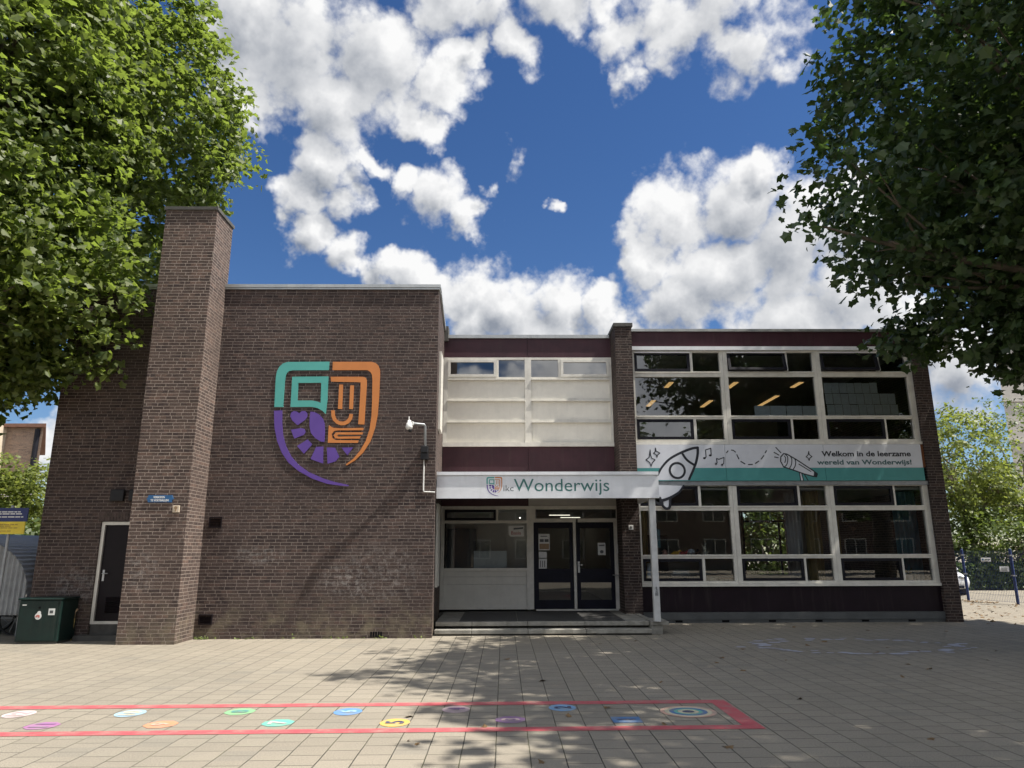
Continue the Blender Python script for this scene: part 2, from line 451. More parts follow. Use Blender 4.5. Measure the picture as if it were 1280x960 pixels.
leafmat('leaf_hedge', (.030, .055, .018), (.070, .10, .03), (.15, .24, .05), .3, .5)
leafmat('leaf_weed', (.08, .12, .03), (.15, .18, .05), (.25, .33, .06), .3, .6)
RED = ground_paint('paint_red', (.46, .075, .09), .75)
PAINTS = dict(white=(.62, .50, .50), purple=(.34, .13, .31), sky=(.30, .48, .62), orange=(.66, .25, .13), green=(.20, .48, .22),
              teal=(.12, .46, .37), blue=(.085, .25, .55), yellow=(.64, .40, .08), pink=(.52, .38, .40), violet=(.24, .12, .27),
              lblue=(.16, .34, .56), dblue=(.05, .16, .36), cream=(.62, .56, .38), peach=(.60, .36, .27), navy=(.02, .03, .10), mint=(.07, .25, .25))
for k, v in PAINTS.items(): ground_paint('paint_' + k, v, 1.0)
ground_paint('paint_faded', (.36, .37, .44), .7)

# ------------------------------------------------------------------ mesh helpers
ORIG = {}
class MB:
    """collects shapes in world metres; build() links them as ONE mesh object"""
    def __init__(s): s.v = []; s.f = []; s.sm = []
    def add(s, vs, fs, smooth=False):
        o = len(s.v); s.v += [tuple(v) for v in vs]
        for f in fs: s.f.append([i + o for i in f]); s.sm.append(smooth)
        return s
    def box(s, x0, x1, y0, y1, z0, z1):
        return s.add([(x0, y0, z0), (x1, y0, z0), (x1, y1, z0), (x0, y1, z0), (x0, y0, z1), (x1, y0, z1), (x1, y1, z1), (x0, y1, z1)],
                     [(0, 3, 2, 1), (4, 5, 6, 7), (0, 1, 5, 4), (1, 2, 6, 5), (2, 3, 7, 6), (3, 0, 4, 7)])
    def bevbox(s, x0, x1, y0, y1, z0, z1, b=.01):
        bm = bmesh.new(); bmesh.ops.create_cube(bm, size=1.0)
        for v in bm.verts:
            v.co = Vector(((x0 + x1) / 2 + v.co.x * (x1 - x0), (y0 + y1) / 2 + v.co.y * (y1 - y0), (z0 + z1) / 2 + v.co.z * (z1 - z0)))
        bmesh.ops.bevel(bm, geom=list(bm.edges), offset=b, segments=2, affect='EDGES', profile=.5)
        return s.bm(bm)
    def bm(s, bm, M=None, smooth=False):
        bm.verts.ensure_lookup_table(); bm.verts.index_update()
        vs = [(M @ v.co if M else v.co) for v in bm.verts]
        fs = [[v.index for v in f.verts] for f in bm.faces]
        bm.free(); return s.add(vs, fs, smooth)
    def prism(s, pts, z0, z1):                     # vertical prism over an xy polygon (counter-clockwise)
        n = len(pts)
        vs = [(x, y, z0) for x, y in pts] + [(x, y, z1) for x, y in pts]
        fs = [tuple(range(n - 1, -1, -1)), tuple(range(n, 2 * n))] + [(i, (i + 1) % n, n + (i + 1) % n, n + i) for i in range(n)]
        return s.add(vs, fs)
    def plate(s, pts, y0, y1):                     # polygon in xz, extruded along y; y0 is the front
        a = sum(pts[i][0] * pts[(i + 1) % len(pts)][1] - pts[(i + 1) % len(pts)][0] * pts[i][1] for i in range(len(pts)))
        if a < 0: pts = pts[::-1]
        n = len(pts)
        vs = [(x, y0, z) for x, z in pts] + [(x, y1, z) for x, z in pts]
        fs = [tuple(range(n)), tuple(range(2 * n - 1, n - 1, -1))] + [(i, n + i, n + (i + 1) % n, (i + 1) % n) for i in range(n)]
        return s.add(vs, fs)
    def tube(s, pts, r, seg=10, r1=None, cap=True, smooth=True):
        pts = [Vector(p) for p in pts]; n = len(pts); r1 = r if r1 is None else r1
        rings = []; prev = None
        for i, p in enumerate(pts):
            d = (pts[min(i + 1, n - 1)] - pts[max(i - 1, 0)]).normalized()
            a = d.orthogonal().normalized() if prev is None else (prev - d * prev.dot(d)).normalized()
            prev = a; b = d.cross(a); rr = r + (r1 - r) * i / max(1, n - 1)
            rings.append([p + a * (rr * math.cos(2 * math.pi * k / seg)) + b * (rr * math.sin(2 * math.pi * k / seg)) for k in range(seg)])
        vs = [v for q in rings for v in q]; fs = []
        for i in range(n - 1):
            for k in range(seg):
                fs.append((i * seg + k, i * seg + (k + 1) % seg, (i + 1) * seg + (k + 1) % seg, (i + 1) * seg + k))
        s.add(vs, fs, smooth)
        if cap:
            s.add(rings[0], [tuple(range(seg - 1, -1, -1))]); s.add(rings[-1], [tuple(range(seg))])
        return s
    def ball(s, c, rx, ry=None, rz=None, u=14, v=9):
        bm = bmesh.new(); bmesh.ops.create_uvsphere(bm, u_segments=u, v_segments=v, radius=1)
        ry = rx if ry is None else ry; rz = rx if rz is None else rz
        return s.bm(bm, Matrix.Translation(c) @ Matrix.Diagonal((rx, ry, rz, 1)), True)
    def lathe(s, c, prof, seg=18):                  # profile [(r, z)] about a vertical axis at c
        vs = []; fs = []
        for (r, z) in prof:
            for k in range(seg):
                a = 2 * math.pi * k / seg; vs.append((c[0] + r * math.cos(a), c[1] + r * math.sin(a), c[2] + z))
        for i in range(len(prof) - 1):
            for k in range(seg):
                fs.append((i * seg + k, i * seg + (k + 1) % seg, (i + 1) * seg + (k + 1) % seg, (i + 1) * seg + k))
        return s.add(vs, fs, True)
    def quad(s, a, b, c, d): return s.add([a, b, c, d], [(0, 1, 2, 3)])
    def build(s, name, mat, parent=None, root=None, uv=True):
        org = ORIG.get((root or parent).name, Vector((0, 0, 0))) if (root or parent) else Vector((0, 0, 0))
        me = bpy.data.meshes.new(name)
        me.from_pydata([(x - org.x, y - org.y, z - org.z) for x, y, z in s.v], [], s.f)
        me.polygons.foreach_set('use_smooth', s.sm)
        if uv:
            l = me.uv_layers.new(name='UVMap'); data = l.data
            for p in me.polygons:
                nx, ny, nz = abs(p.normal.x), abs(p.normal.y), abs(p.normal.z)
                for li in p.loop_indices:
                    co = s.v[me.loops[li].vertex_index]
                    if nz >= nx and nz >= ny: data[li].uv = (co[0], co[1])
                    elif ny >= nx: data[li].uv = (co[0], co[2])
                    else: data[li].uv = (co[1], co[2])
        me.materials.append(MATS[mat] if isinstance(mat, str) else mat)
        o = bpy.data.objects.new(name, me); COL.objects.link(o)
        if parent: o.parent = parent
        if parent or root: ORIG[o.name] = org
        return o

def thing(name, label, cat, loc=(0, 0, 0), group=None):
    o = bpy.data.objects.new(name, None); COL.objects.link(o)
    o.location = loc; o.empty_display_size = .2
    ORIG[o.name] = Vector(loc)
    o['label'] = label; o['category'] = cat
    if group: o['group'] = group
    return o
def tag(o, label, cat, group=None):
    """a thing that is one mesh: move its origin to its base and describe it"""
    me = o.data; n = len(me.vertices)
    co = np.empty(n * 3, np.float32); me.vertices.foreach_get('co', co); co = co.reshape(-1, 3)
    b = Vector(((co[:, 0].min() + co[:, 0].max()) / 2, (co[:, 1].min() + co[:, 1].max()) / 2, co[:, 2].min()))
    co -= np.array(b, np.float32); me.vertices.foreach_set('co', co.ravel()); me.update()
    o.location = o.location + b
    o['label'] = label; o['category'] = cat
    if group: o['group'] = group
    return o
def struct(o): o['kind'] = 'structure'; return o

def text_shape(body, w=None, h=None, bold=0.0, cap=None, space=1.0):
    """flat faces of a word in text-plane coordinates, scaled to width w and height h (height of what is drawn, or of the capital `cap`)"""
    cu = bpy.data.curves.new('word', 'FONT'); cu.body = body; cu.size = 1; cu.offset = bold; cu.resolution_u = 3
    cu.space_character = space
    ob = bpy.data.objects.new('word', cu); COL.objects.link(ob)
    dg = bpy.context.evaluated_depsgraph_get(); dg.update()
    me = bpy.data.meshes.new_from_object(ob.evaluated_get(dg))
    vs = [list(v.co) for v in me.vertices]; fs = [list(p.vertices) for p in me.polygons]
    bpy.data.objects.remove(ob); bpy.data.curves.remove(cu); bpy.data.meshes.remove(me)
    xs = [v[0] for v in vs]; x0, x1 = min(xs), max(xs)
    if cap: y0, y1 = 0.0, 0.729 + bold
    else:
        ys = [v[1] for v in vs]; y0, y1 = min(ys), max(ys)
    sx = (w / (x1 - x0)) if w else (h / (y1 - y0)); sy = (h / (y1 - y0)) if h else sx
    return [((v[0] - x0) * sx, (v[1] - y0) * sy) for v in vs], fs
def wall_text(mb, body, x, z, y, w=None, h=None, bold=0.0, cap=None, thick=.004, space=1.0):
    v, f = text_shape(body, w, h, bold, cap, space)
    n = len(v)
    mb.add([(x + a, y, z + b) for a, b in v], f)
    # a real thickness: rim edges only where used by one face
    cnt = {}
    for q in f:
        for i in range(len(q)):
            e = (q[i], q[(i + 1) % len(q)]); cnt[e] = 1
    o = len(mb.v)
    mb.v += [(x + a, y + thick, z + b) for a, b in v]
    for (i, j) in cnt:
        if (j, i) not in cnt: mb.f.append([j + o - n, i + o - n, i + o, j + o]); mb.sm.append(False)
    return mb

def ribbon(mb, pts, w, y0, y1, closed=False, w1=None):
    """stroke along a polyline in the xz plane, as thin plates with round joints"""
    P = [Vector((p[0], p[1])) for p in pts]
    if closed and (P[0] - P[-1]).length > 1e-4: P.append(P[0].copy())
    P = [p for i, p in enumerate(P) if i == 0 or (p - P[i - 1]).length > 1e-4]
    n = len(P); wd = lambda i: w if w1 is None else w + (w1 - w) * i / (n - 1)
    for i in range(n - 1):
        d = (P[i + 1] - P[i]).normalized(); nn = Vector((-d.y, d.x)); a = nn * (wd(i) / 2); b = nn * (wd(i + 1) / 2); e = .00012 * (i % 3)
        mb.plate([tuple(P[i] - a), tuple(P[i + 1] - b), tuple(P[i + 1] + b), tuple(P[i] + a)], y0 + e, y1)
    for i in range(n):
        r = wd(i) / 2
        mb.plate([(P[i].x + r * math.cos(k * math.pi / 5), P[i].y + r * math.sin(k * math.pi / 5)) for k in range(10)], y0 + .0004, y1)
    return mb
def smooth_line(pts, k=4):
    P = [Vector((p[0], p[1])) for p in pts]; out = []
    for i in range(len(P) - 1):
        p0 = P[max(0, i - 1)]; p1 = P[i]; p2 = P[i + 1]; p3 = P[min(len(P) - 1, i + 2)]
        for q in range(k):
            t = q / k
            out.append(tuple(.5 * ((2 * p1) + (p2 - p0) * t + (2 * p0 - 5 * p1 + 4 * p2 - p3) * t * t + (3 * p1 - p0 - 3 * p2 + p3) * t ** 3)))
    out.append(tuple(P[-1])); return out
def circle_pts(cx, cz, r, n=40, rz=None): return [(cx + r * math.cos(2 * math.pi * i / n), cz + (rz or r) * math.sin(2 * math.pi * i / n)) for i in range(n)]

# outlines measured in metres on their own wall plane (x, z)
EMB = {'teal_outer': [(-4.899, 4.699), (-4.913, 5.228), (-4.913, 5.375), (-4.9, 5.486), (-4.857, 5.586), (-4.783, 5.661), (-4.685, 5.694), (-3.78, 5.702), (-3.784, 5.512), (-4.565, 5.508), (-4.632, 5.494), (-4.683, 5.449), (-4.706, 5.375), (-4.714, 5.228), (-4.712, 4.699)], 'teal_inner': [[(-4.562, 5.364), (-3.783, 5.371), (-3.782, 5.154), (-3.776, 4.861), (-3.794, 4.543), (-3.868, 4.615), (-3.978, 4.676), (-4.104, 4.702), (-4.556, 4.699)], [(-4.421, 5.228), (-3.929, 5.231), (-3.918, 4.792), (-4.004, 4.822), (-4.112, 4.84), (-4.417, 4.84)]], 'orange_outer': [(-3.708, 5.698), (-2.87, 5.698), (-2.779, 5.672), (-2.711, 5.609), (-2.675, 5.504), (-2.673, 5.375), (-2.672, 4.97), (-2.686, 4.534), (-2.731, 4.247), (-2.814, 3.962), (-2.961, 3.715), (-3.128, 3.551), (-3.297, 3.446), (-3.312, 3.471), (-3.164, 3.586), (-3.032, 3.751), (-2.919, 3.963), (-2.849, 4.212), (-2.819, 4.499), (-2.82, 4.861), (-2.832, 5.301), (-2.847, 5.412), (-2.886, 5.475), (-2.952, 5.512), (-3.705, 5.512)], 'orange_inner': [(-3.733, 5.364), (-3.035, 5.364), (-2.98, 5.345), (-2.953, 5.293), (-2.948, 5.19), (-2.958, 4.607), (-2.963, 4.319), (-3.094, 4.323), (-3.084, 4.716), (-3.079, 5.08), (-3.083, 5.242), (-3.72, 5.257)], 'stick_a': [(-3.541, 5.191), (-3.459, 5.19), (-3.453, 4.654), (-3.542, 4.658)], 'stick_b': [(-3.305, 5.172), (-3.223, 5.172), (-3.223, 4.651), (-3.301, 4.654)], 'smile': [(-3.685, 4.626), (-3.671, 4.499), (-3.634, 4.409), (-3.56, 4.338), (-3.463, 4.302), (-3.375, 4.305), (-3.289, 4.348), (-3.233, 4.427), (-3.214, 4.542), (-3.288, 4.549), (-3.305, 4.463), (-3.352, 4.405), (-3.421, 4.38), (-3.492, 4.388), (-3.558, 4.434), (-3.598, 4.517), (-3.611, 4.626)], 'book': [(-3.716, 4.302), (-3.618, 4.248), (-3.477, 4.237), (-2.974, 4.247), (-2.982, 4.194), (-3.51, 4.194), (-3.597, 4.177), (-3.646, 4.106), (-3.624, 4.034), (-3.552, 3.985), (-3.067, 3.977), (-3.082, 3.924), (-3.717, 3.928)], 'pages': [(-3.603, 4.088), (-3.56, 4.148), (-3.473, 4.152), (-2.98, 4.151), (-2.999, 4.101), (-3.505, 4.102), (-3.539, 4.081), (-3.496, 4.059), (-3.026, 4.066), (-3.052, 4.016), (-3.5, 4.013), (-3.571, 4.027)], 'purple_outer': [(-4.901, 4.619), (-4.725, 4.626), (-4.709, 4.357), (-4.672, 4.089), (-4.593, 3.859), (-4.474, 3.648), (-4.306, 3.465), (-4.088, 3.315), (-3.768, 3.176), (-3.521, 3.1), (-3.231, 3.037), (-3.24, 3.013), (-3.414, 3.027), (-3.692, 3.066), (-4.01, 3.177), (-4.297, 3.333), (-4.517, 3.508), (-4.671, 3.718), (-4.786, 3.965), (-4.863, 4.25)], 'heart': [(-4.378, 4.303), (-4.501, 4.41), (-4.546, 4.5), (-4.531, 4.579), (-4.469, 4.615), (-4.404, 4.594), (-4.36, 4.561), (-4.31, 4.608), (-4.239, 4.612), (-4.191, 4.565), (-4.182, 4.489), (-4.22, 4.421)], 'leaf': [(-4.125, 4.597), (-4.044, 4.59), (-3.934, 4.536), (-3.848, 4.445), (-3.807, 4.338), (-3.788, 4.141), (-3.791, 3.942), (-3.865, 3.953), (-3.992, 4.028), (-4.087, 4.142), (-4.124, 4.284), (-4.131, 4.464)], 'seg_a': [(-4.512, 4.206), (-4.304, 4.242), (-4.232, 4.224), (-4.2, 4.16), (-4.231, 4.096), (-4.429, 4.018)], 'seg_b': [(-4.359, 3.858), (-4.148, 4.0), (-4.04, 3.893), (-4.205, 3.693)], 'seg_c': [(-3.956, 3.84), (-3.806, 3.847), (-3.792, 3.486), (-4.059, 3.584)], 'seg_d': [(-3.732, 3.829), (-3.56, 3.822), (-3.459, 3.628), (-3.527, 3.534), (-3.698, 3.482)], 'seg_e': [(-3.42, 3.822), (-3.176, 3.829), (-3.29, 3.66)]}
ROCKET = {'body': [(3.823, 3.388), (3.844, 3.541), (3.942, 3.709), (4.14, 3.914), (4.431, 4.074), (4.719, 4.177), (4.881, 4.205), (4.89, 4.101), (4.847, 3.876), (4.741, 3.614), (4.615, 3.386)], 'left': [(3.839, 3.523), (3.941, 3.699), (4.14, 3.905), (4.43, 4.064), (4.719, 4.173), (4.871, 4.196)], 'right': [(4.871, 4.196), (4.862, 4.045), (4.811, 3.838), (4.724, 3.633), (4.607, 3.406)], 'cone': [(4.485, 4.036), (4.554, 3.923), (4.642, 3.838), (4.76, 3.763)], 'ring': [(4.326, 3.624), (4.337, 3.811)], 'tail': [(3.835, 3.264), (4.461, 3.248), (4.357, 3.115), (4.202, 3.006), (4.05, 2.929), (3.918, 2.882), (3.837, 2.933)], 'tailcurve': [(4.458, 3.244), (4.357, 3.106), (4.202, 3.002), (4.05, 2.929), (3.871, 2.875)], 'fin1': [(3.898, 2.86), (3.912, 2.769), (3.964, 2.705), (4.028, 2.687), (4.086, 2.732), (4.104, 2.896)], 'fin1fill': [(3.898, 2.86), (3.912, 2.769), (3.964, 2.705), (4.028, 2.687), (4.086, 2.732), (4.105, 2.914)], 'fin2': [(3.857, 2.951), (3.889, 2.869), (3.848, 2.787), (3.731, 2.851), (3.716, 2.915)], 'star1': [(3.673, 4.141), (3.679, 4.009), (3.7, 3.934), (3.786, 3.892), (3.713, 3.821), (3.675, 3.728), (3.648, 3.821), (3.558, 3.893), (3.639, 3.953), (3.673, 4.141)], 'star2': [(3.808, 4.188), (3.822, 4.112), (3.913, 4.061), (3.854, 4.018), (3.836, 3.956), (3.817, 4.027), (3.753, 4.056), (3.804, 4.103), (3.808, 4.188)], 'note1': [(5.028, 3.935), (5.069, 3.96), (5.066, 4.139), (5.2, 4.18), (5.199, 4.016), (5.169, 3.997)], 'note2': [(5.305, 3.785), (5.335, 3.819), (5.328, 3.922), (5.388, 3.903), (5.518, 3.95), (5.499, 3.8), (5.454, 3.762)], 'heads': [(5.024, 3.932), (5.175, 4.001), (5.305, 3.785), (5.455, 3.758)]}
SCOPE = {'dashes': [[(5.589, 4.066), (5.629, 4.113)], [(5.716, 4.134), (5.767, 4.125), (5.815, 4.084)], [(5.846, 4.015), (5.886, 3.913)], [(5.934, 3.848), (6.031, 3.787)], [(6.117, 3.77), (6.219, 3.776)], [(6.298, 3.801), (6.382, 3.855)], [(6.45, 3.908), (6.522, 3.993)], [(6.563, 4.065), (6.598, 4.116)]], 'rays': [[(6.843, 4.198), (6.958, 4.064)], [(6.789, 4.075), (6.901, 4.007)], [(6.791, 3.958), (6.879, 3.94)]], 'body': [(6.997, 3.708), (6.932, 3.85), (6.948, 3.962), (7.027, 4.044), (7.108, 4.029), (7.311, 3.907), (7.74, 3.606), (7.824, 3.535), (7.797, 3.464), (7.706, 3.475), (7.489, 3.535), (7.214, 3.637)], 'bodyline': [(6.997, 3.708), (6.932, 3.85), (6.948, 3.962), (7.027, 4.044), (7.108, 4.029), (7.311, 3.907), (7.74, 3.606), (7.824, 3.535), (7.797, 3.464), (7.706, 3.475), (7.489, 3.535), (7.214, 3.637), (6.997, 3.708)], 'eye': [(7.749, 3.595), (7.824, 3.535), (7.797, 3.464), (7.727, 3.474)], 'b0': [(7.047, 4.038), (7.113, 3.972), (7.114, 3.87), (7.073, 3.759), (7.007, 3.708)], 'b1': [(7.185, 3.982), (7.218, 3.901), (7.196, 3.769), (7.135, 3.667)], 'b2': [(7.291, 3.915), (7.311, 3.839), (7.284, 3.728), (7.225, 3.643)], 'inner': [(7.042, 3.982), (7.067, 3.921), (7.037, 3.82)], 'shine': [(7.386, 3.778), (7.668, 3.596)], 'leg1': [(7.38, 3.566), (7.392, 3.375)], 'leg2': [(7.43, 3.556), (7.463, 3.374)], 'leg3': [(7.489, 3.535), (7.575, 3.374)], 'star': [(7.663, 4.098), (7.669, 4.016), (7.731, 3.967), (7.674, 3.926), (7.65, 3.869), (7.63, 3.931), (7.584, 3.961), (7.642, 4.016), (7.663, 4.098)]}
TXT = {'l1': [(7.981, 4.115), (10.233, 3.975)], 'l2': [(7.845, 3.896), (10.229, 3.77)]}
CAN = {'word': [(0.217, 3.201), (2.252, 2.926)], 'ikc': [(-0.003, 3.049), (0.212, 2.927)], 'emb': [(-0.366, 3.227), (-0.029, 2.825)]}
# ================================================================== GROUND
g = MB()
g.quad((-160, -120, 0), (160, -120, 0), (160, 160, 0), (-160, 160, 0))
struct(g.build('schoolyard_pavement', 'paving'))

# ================================================================== SCHOOL BUILDING
school = thing('school_building', 'low brown brick school with tall chimney, white entrance canopy and two storeys of wide windows', 'building', (2.0, 16.0, 0))
GX = -1.437                     # corner of the blind brick hall
# --- brick hall
m = MB()
m.prism([(-9.50, 15.25), (GX - .01, 15.25), (-1.572, 18.10), (-1.572, 28), (-9.50, 28)], 0, 7.36)
m.box(-9.50, -8.27, 14.95, 15.25, 0, 7.36)
m.box(-8.27, -7.20, 14.95, 15.25, 2.36, 7.36)
m.add([(-7.20, 14.95, 0), (GX, 14.95, 0), (GX - .01, 15.25, 0), (-7.20, 15.25, 0), (-7.20, 14.95, 7.36), (GX, 14.95, 7.36), (GX - .01, 15.25, 7.36), (-7.20, 15.25, 7.36)],
      [(0, 3, 2, 1), (4, 5, 6, 7), (0, 1, 5, 4), (1, 2, 6, 5), (2, 3, 7, 6), (3, 0, 4, 7)])
m.build('brick_hall_wall', 'brick_gym', school)
m = MB(); m.box(-9.56, GX + .035, 14.90, 15.22, 7.405, 7.475); m.box(-9.54, GX + .02, 14.915, 15.22, 7.362, 7.40)
m.prism([(-9.56, 15.223), (GX + .033, 15.223), (-1.53, 18.10), (-1.53, 28.05), (-9.56, 28.05)], 7.362, 7.474)
m.build('roof_coping', 'coping_metal', school)
# soldier course over the side door and the doorway
dr = MB()
for (x0, x1, z0, z1) in ((-8.268, -8.205, .29, 2.30), (-8.205, -7.28, 2.235, 2.30), (-8.205, -7.28, .29, .345)):
    dr.box(x0, x1, 14.985, 15.07, z0, z1)
dfr = dr.build('side_door_frame', 'frame_paint', school)
d = MB(); d.box(-8.203, -7.28, 15.03, 15.075, .347, 2.233)
dl = d.build('side_door', 'gym_door', school)
d = MB()
for i in range(9): d.add([(-8.02, 15.028, .50 + i * .035), (-7.42, 15.028, .50 + i * .035), (-7.42, 15.005, .515 + i * .035), (-8.02, 15.005, .515 + i * .035), (-7.42, 15.028, .527 + i * .035), (-8.02, 15.028, .527 + i * .035)], [(0, 1, 2, 3), (3, 2, 4, 5)])
d.build('louvre', 'gym_door', dl)
d = MB(); d.box(-8.155, -8.115, 15.018, 15.03, 1.12, 1.34); d.tube([(-8.135, 15.02, 1.27), (-8.135, 14.965, 1.27), (-8.02, 14.96, 1.27)], .011, 8)
d.build('handle', 'steel', dl)
d = MB(); d.box(-8.25, -7.26, 14.99, 15.10, 0.0, .285); d.box(-8.42, -7.265, 14.72, 14.985, 0, .10)
d.build('door_step', 'concrete_dark', school)
d = MB()
for i in range(18): d.box(-8.33 + i * .061, -8.33 + i * .061 + .05, 14.943, 14.96, 2.315, 2.50)
d.build('soldier_course', 'brick_plain', school)
# air bricks / grilles in the hall wall
for (x0, x1, z0, z1, k) in ((-6.06, -5.80, 2.17, 2.39, 5), (-6.09, -5.82, .275, .47, 5)):
    v = MB()
    v.box(x0, x0 + .022, 14.925, 14.96, z0, z1); v.box(x1 - .022, x1, 14.925, 14.96, z0, z1)
    v.box(x0 + .022, x1 - .022, 14.925, 14.96, z0, z0 + .022); v.box(x0 + .022, x1 - .022, 14.925, 14.96, z1 - .022, z1)
    for i in range(k):
        zz = z0 + .03 + (z1 - z0 - .06) * i / k
        v.add([(x0 + .022, 14.955, zz + .028), (x1 - .022, 14.955, zz + .028), (x1 - .022, 14.93, zz), (x0 + .022, 14.93, zz)], [(0, 3, 2, 1), (0, 1, 2, 3)])
    v.build('wall_grille', 'gym_door', school)
v = MB()
for i in range(5): v.box(-2.66 + i * .05, -2.66 + i * .05 + .032, 14.944, 14.96, .03, .13)
v.build('air_brick', 'black_void', school)
# --- chimney
m = MB(); m.box(-7.265, -6.172, 14.12, 14.9485, 0, 8.86); m.box(-7.265, -6.172, 14.951, 15.02, 7.48, 8.86)
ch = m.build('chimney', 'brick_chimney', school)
m = MB(); m.box(-7.292, -6.145, 14.085, 15.05, 8.862, 8.935)
m.build('chimney_cap', 'concrete_dark', ch)
# --- side window strip on the return of the hall (seen edge-on)
for (z0, z1) in ((.94, 2.70), (4.35, 6.15)):
    m = MB()
    m.add([(-1.455 + .035, 15.70, z0), (-1.468 + .035, 16.4, z0), (-1.468 + .035, 16.4, z1), (-1.455 + .035, 15.70, z1), (-1.47, 15.70, z0), (-1.49, 16.4, z0), (-1.49, 16.4, z1), (-1.47, 15.70, z1)],
          [(0, 1, 2, 3), (7, 6, 5, 4), (0, 3, 7, 4), (1, 5, 6, 2), (3, 2, 6, 7), (0, 4, 5, 1)])
    m.build('side_window_frame', 'frame_paint', school)

# --- entrance wing and classroom wing: slabs, back and end walls
m = MB(); m.box(-1.56, 10.60, 18.30, 27, 6.98, 7.18); m.build('roof', 'coping_metal', school)
m = MB(); m.box(-1.56, 10.60, 17.90, 27, .0, .235); m.build('ground_slab', 'room_floor', school)
m = MB(); m.box(-1.56, 3.18, 18.19, 27, 2.98, 3.42); m.box(3.18, 10.598, 17.86, 27, 3.22, 3.42); m.build('upper_floor_slab', 'room_floor', school)
m = MB(); m.box(-1.56, 10.598, 18.30, 26.98, 6.74, 6.80); m.box(3.30, 10.598, 17.90, 18.298, 6.74, 6.80); m.build('upper_ceiling', 'room_ceiling', school)
m = MB(); m.box(-1.56, 3.17, 18.25, 26.98, 2.90, 2.975); m.box(3.19, 10.598, 17.90, 26.98, 3.16, 3.217); m.build('ground_ceiling', 'room_ceiling', school)
m = MB()
m.box(10.60, 10.985, 17.65, 27.2, 0, 7.30)
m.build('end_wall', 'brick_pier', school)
m = MB()
m.box(-1.57, 10.60, 27.0, 27.2, 3.22, 7.2)
m.box(-1.57, 3.17, 27.0, 27.2, .0, 3.218)
m.box(3.31, 8.35, 25.3, 25.4, .236, 3.155); m.box(10.42, 10.597, 25.3, 25.4, .236, 3.155)
m.box(8.35, 10.42, 25.3, 25.4, .236, .85); m.box(8.35, 10.42, 25.3, 25.4, 3.0, 3.155)
m.build('back_wall', 'room_wall', school)
m = MB(); m.box(3.02, 3.17, 18.35, 26.97, .24, 2.89); m.box(3.02, 3.17, 18.35, 26.97, 3.425, 6.735); m.box(3.19, 3.30, 17.86, 26.97, .24, 3.15)
m.box(7.95, 8.05, 18.6, 26.97, 3.425, 6.735) if False else None
m.build('room_partition', 'room_wall', school)
m = MB(); m.box(-1.5, 3.0, 20.6, 20.7, 3.425, 6.735); m.build('landing_wall', 'blinds', school)
m = MB(); m.box(-1.54, .60, 19.3, 19.4, .24, 2.89); m.build('office_wall', 'room_wall', school)
m = MB(); m.box(.61, .68, 18.4, 26.9, .24, 2.89); m.build('hall_partition', 'room_wall', school)

# --- pier between the wings
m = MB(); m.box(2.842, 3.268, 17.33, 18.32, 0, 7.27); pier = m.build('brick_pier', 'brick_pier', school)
m = MB(); m.box(2.81, 3.30, 17.295, 18.36, 7.272, 7.365); m.build('pier_cap', 'concrete_dark', pier)
m = MB(); m.bevbox(3.0, 3.112, 17.318, 17.329, 2.175, 2.28, .004); npl = m.build('house_number_plate', 'plastic_white', pier)
m = MB(); wall_text(m, 'B', 3.035, 2.198, 17.313, h=.058, bold=.02); m.build('number', 'ink_black', npl)
m = MB(); m.box(-1.60, -1.46, 18.0, 18.4, 7.10, 7.50); m.build('roof_upstand', 'concrete_dark', school)

# --- fascias and roof trims
m = MB(); m.box(-1.57, .628, 18.10, 18.29, 6.665, 7.185); m.box(.634, 2.84, 18.10, 18.29, 6.665, 7.185); m.build('fascia_panel', 'maroon', school)
m = MB(); m.box(-1.57, 2.808, 18.055, 18.32, 7.188, 7.278); m.build('roof_trim', 'coping_metal', school)
m = MB(); m.box(-1.56, .628, 18.10, 18.188, 2.79, 4.288); m.box(.634, 2.84, 18.10, 18.188, 3.02, 4.288); m.build('spandrel_panel', 'maroon', school)
m = MB(); m.box(.634, 2.84, 18.096, 18.18, 2.79, 3.016); m.build('entrance_header', 'soffit', school)
m = MB()
for (a, b) in ((3.275, 5.55), (5.556, 8.13), (8.136, 10.595)): m.box(a, b, 17.745, 17.88, 6.852, 7.262)
m.build('fascia_panel', 'maroon', school)
m = MB(); m.box(3.275, 10.40, 17.70, 17.92, 7.266, 7.332); m.box(10.44, 11.03, 17.70, 17.92, 7.268, 7.335); m.box(3.302, 11.03, 17.925, 27.2, 7.20, 7.33); m.build('roof_trim', 'coping_metal', school)
m = MB(); m.box(3.285, 10.60, 17.665, 17.76, 6.75, 6.846); m.build('window_flashing', 'canopy_white', school)
m = MB(); m.box(3.29, 10.598, 17.765, 17.86, .245, .835); m.build('base_panel', 'maroon_dark', school)
m = MB(); m.box(3.27, 10.598, 17.715, 17.90, .075, .242); m.box(3.27, 10.598, 17.74, 17.90, 0, .072); m.build('plinth', 'plinth', school)
for i in range(6): m = MB(); m.box(4.1 + i * 1.12, 4.27 + i * 1.12, 17.73, 17.76, .015, .06); m.build('plinth_vent', 'black_void', school)
m = MB(); m.box(3.275, 10.598, 17.69, 17.86, 3.262, 3.36); m.build('banner_ledge', 'galv', school)
m = MB(); m.box(10.52, 10.597, 17.70, 17.86, 3.70, 4.275); m.build('panel_end', 'orange_panel', school)

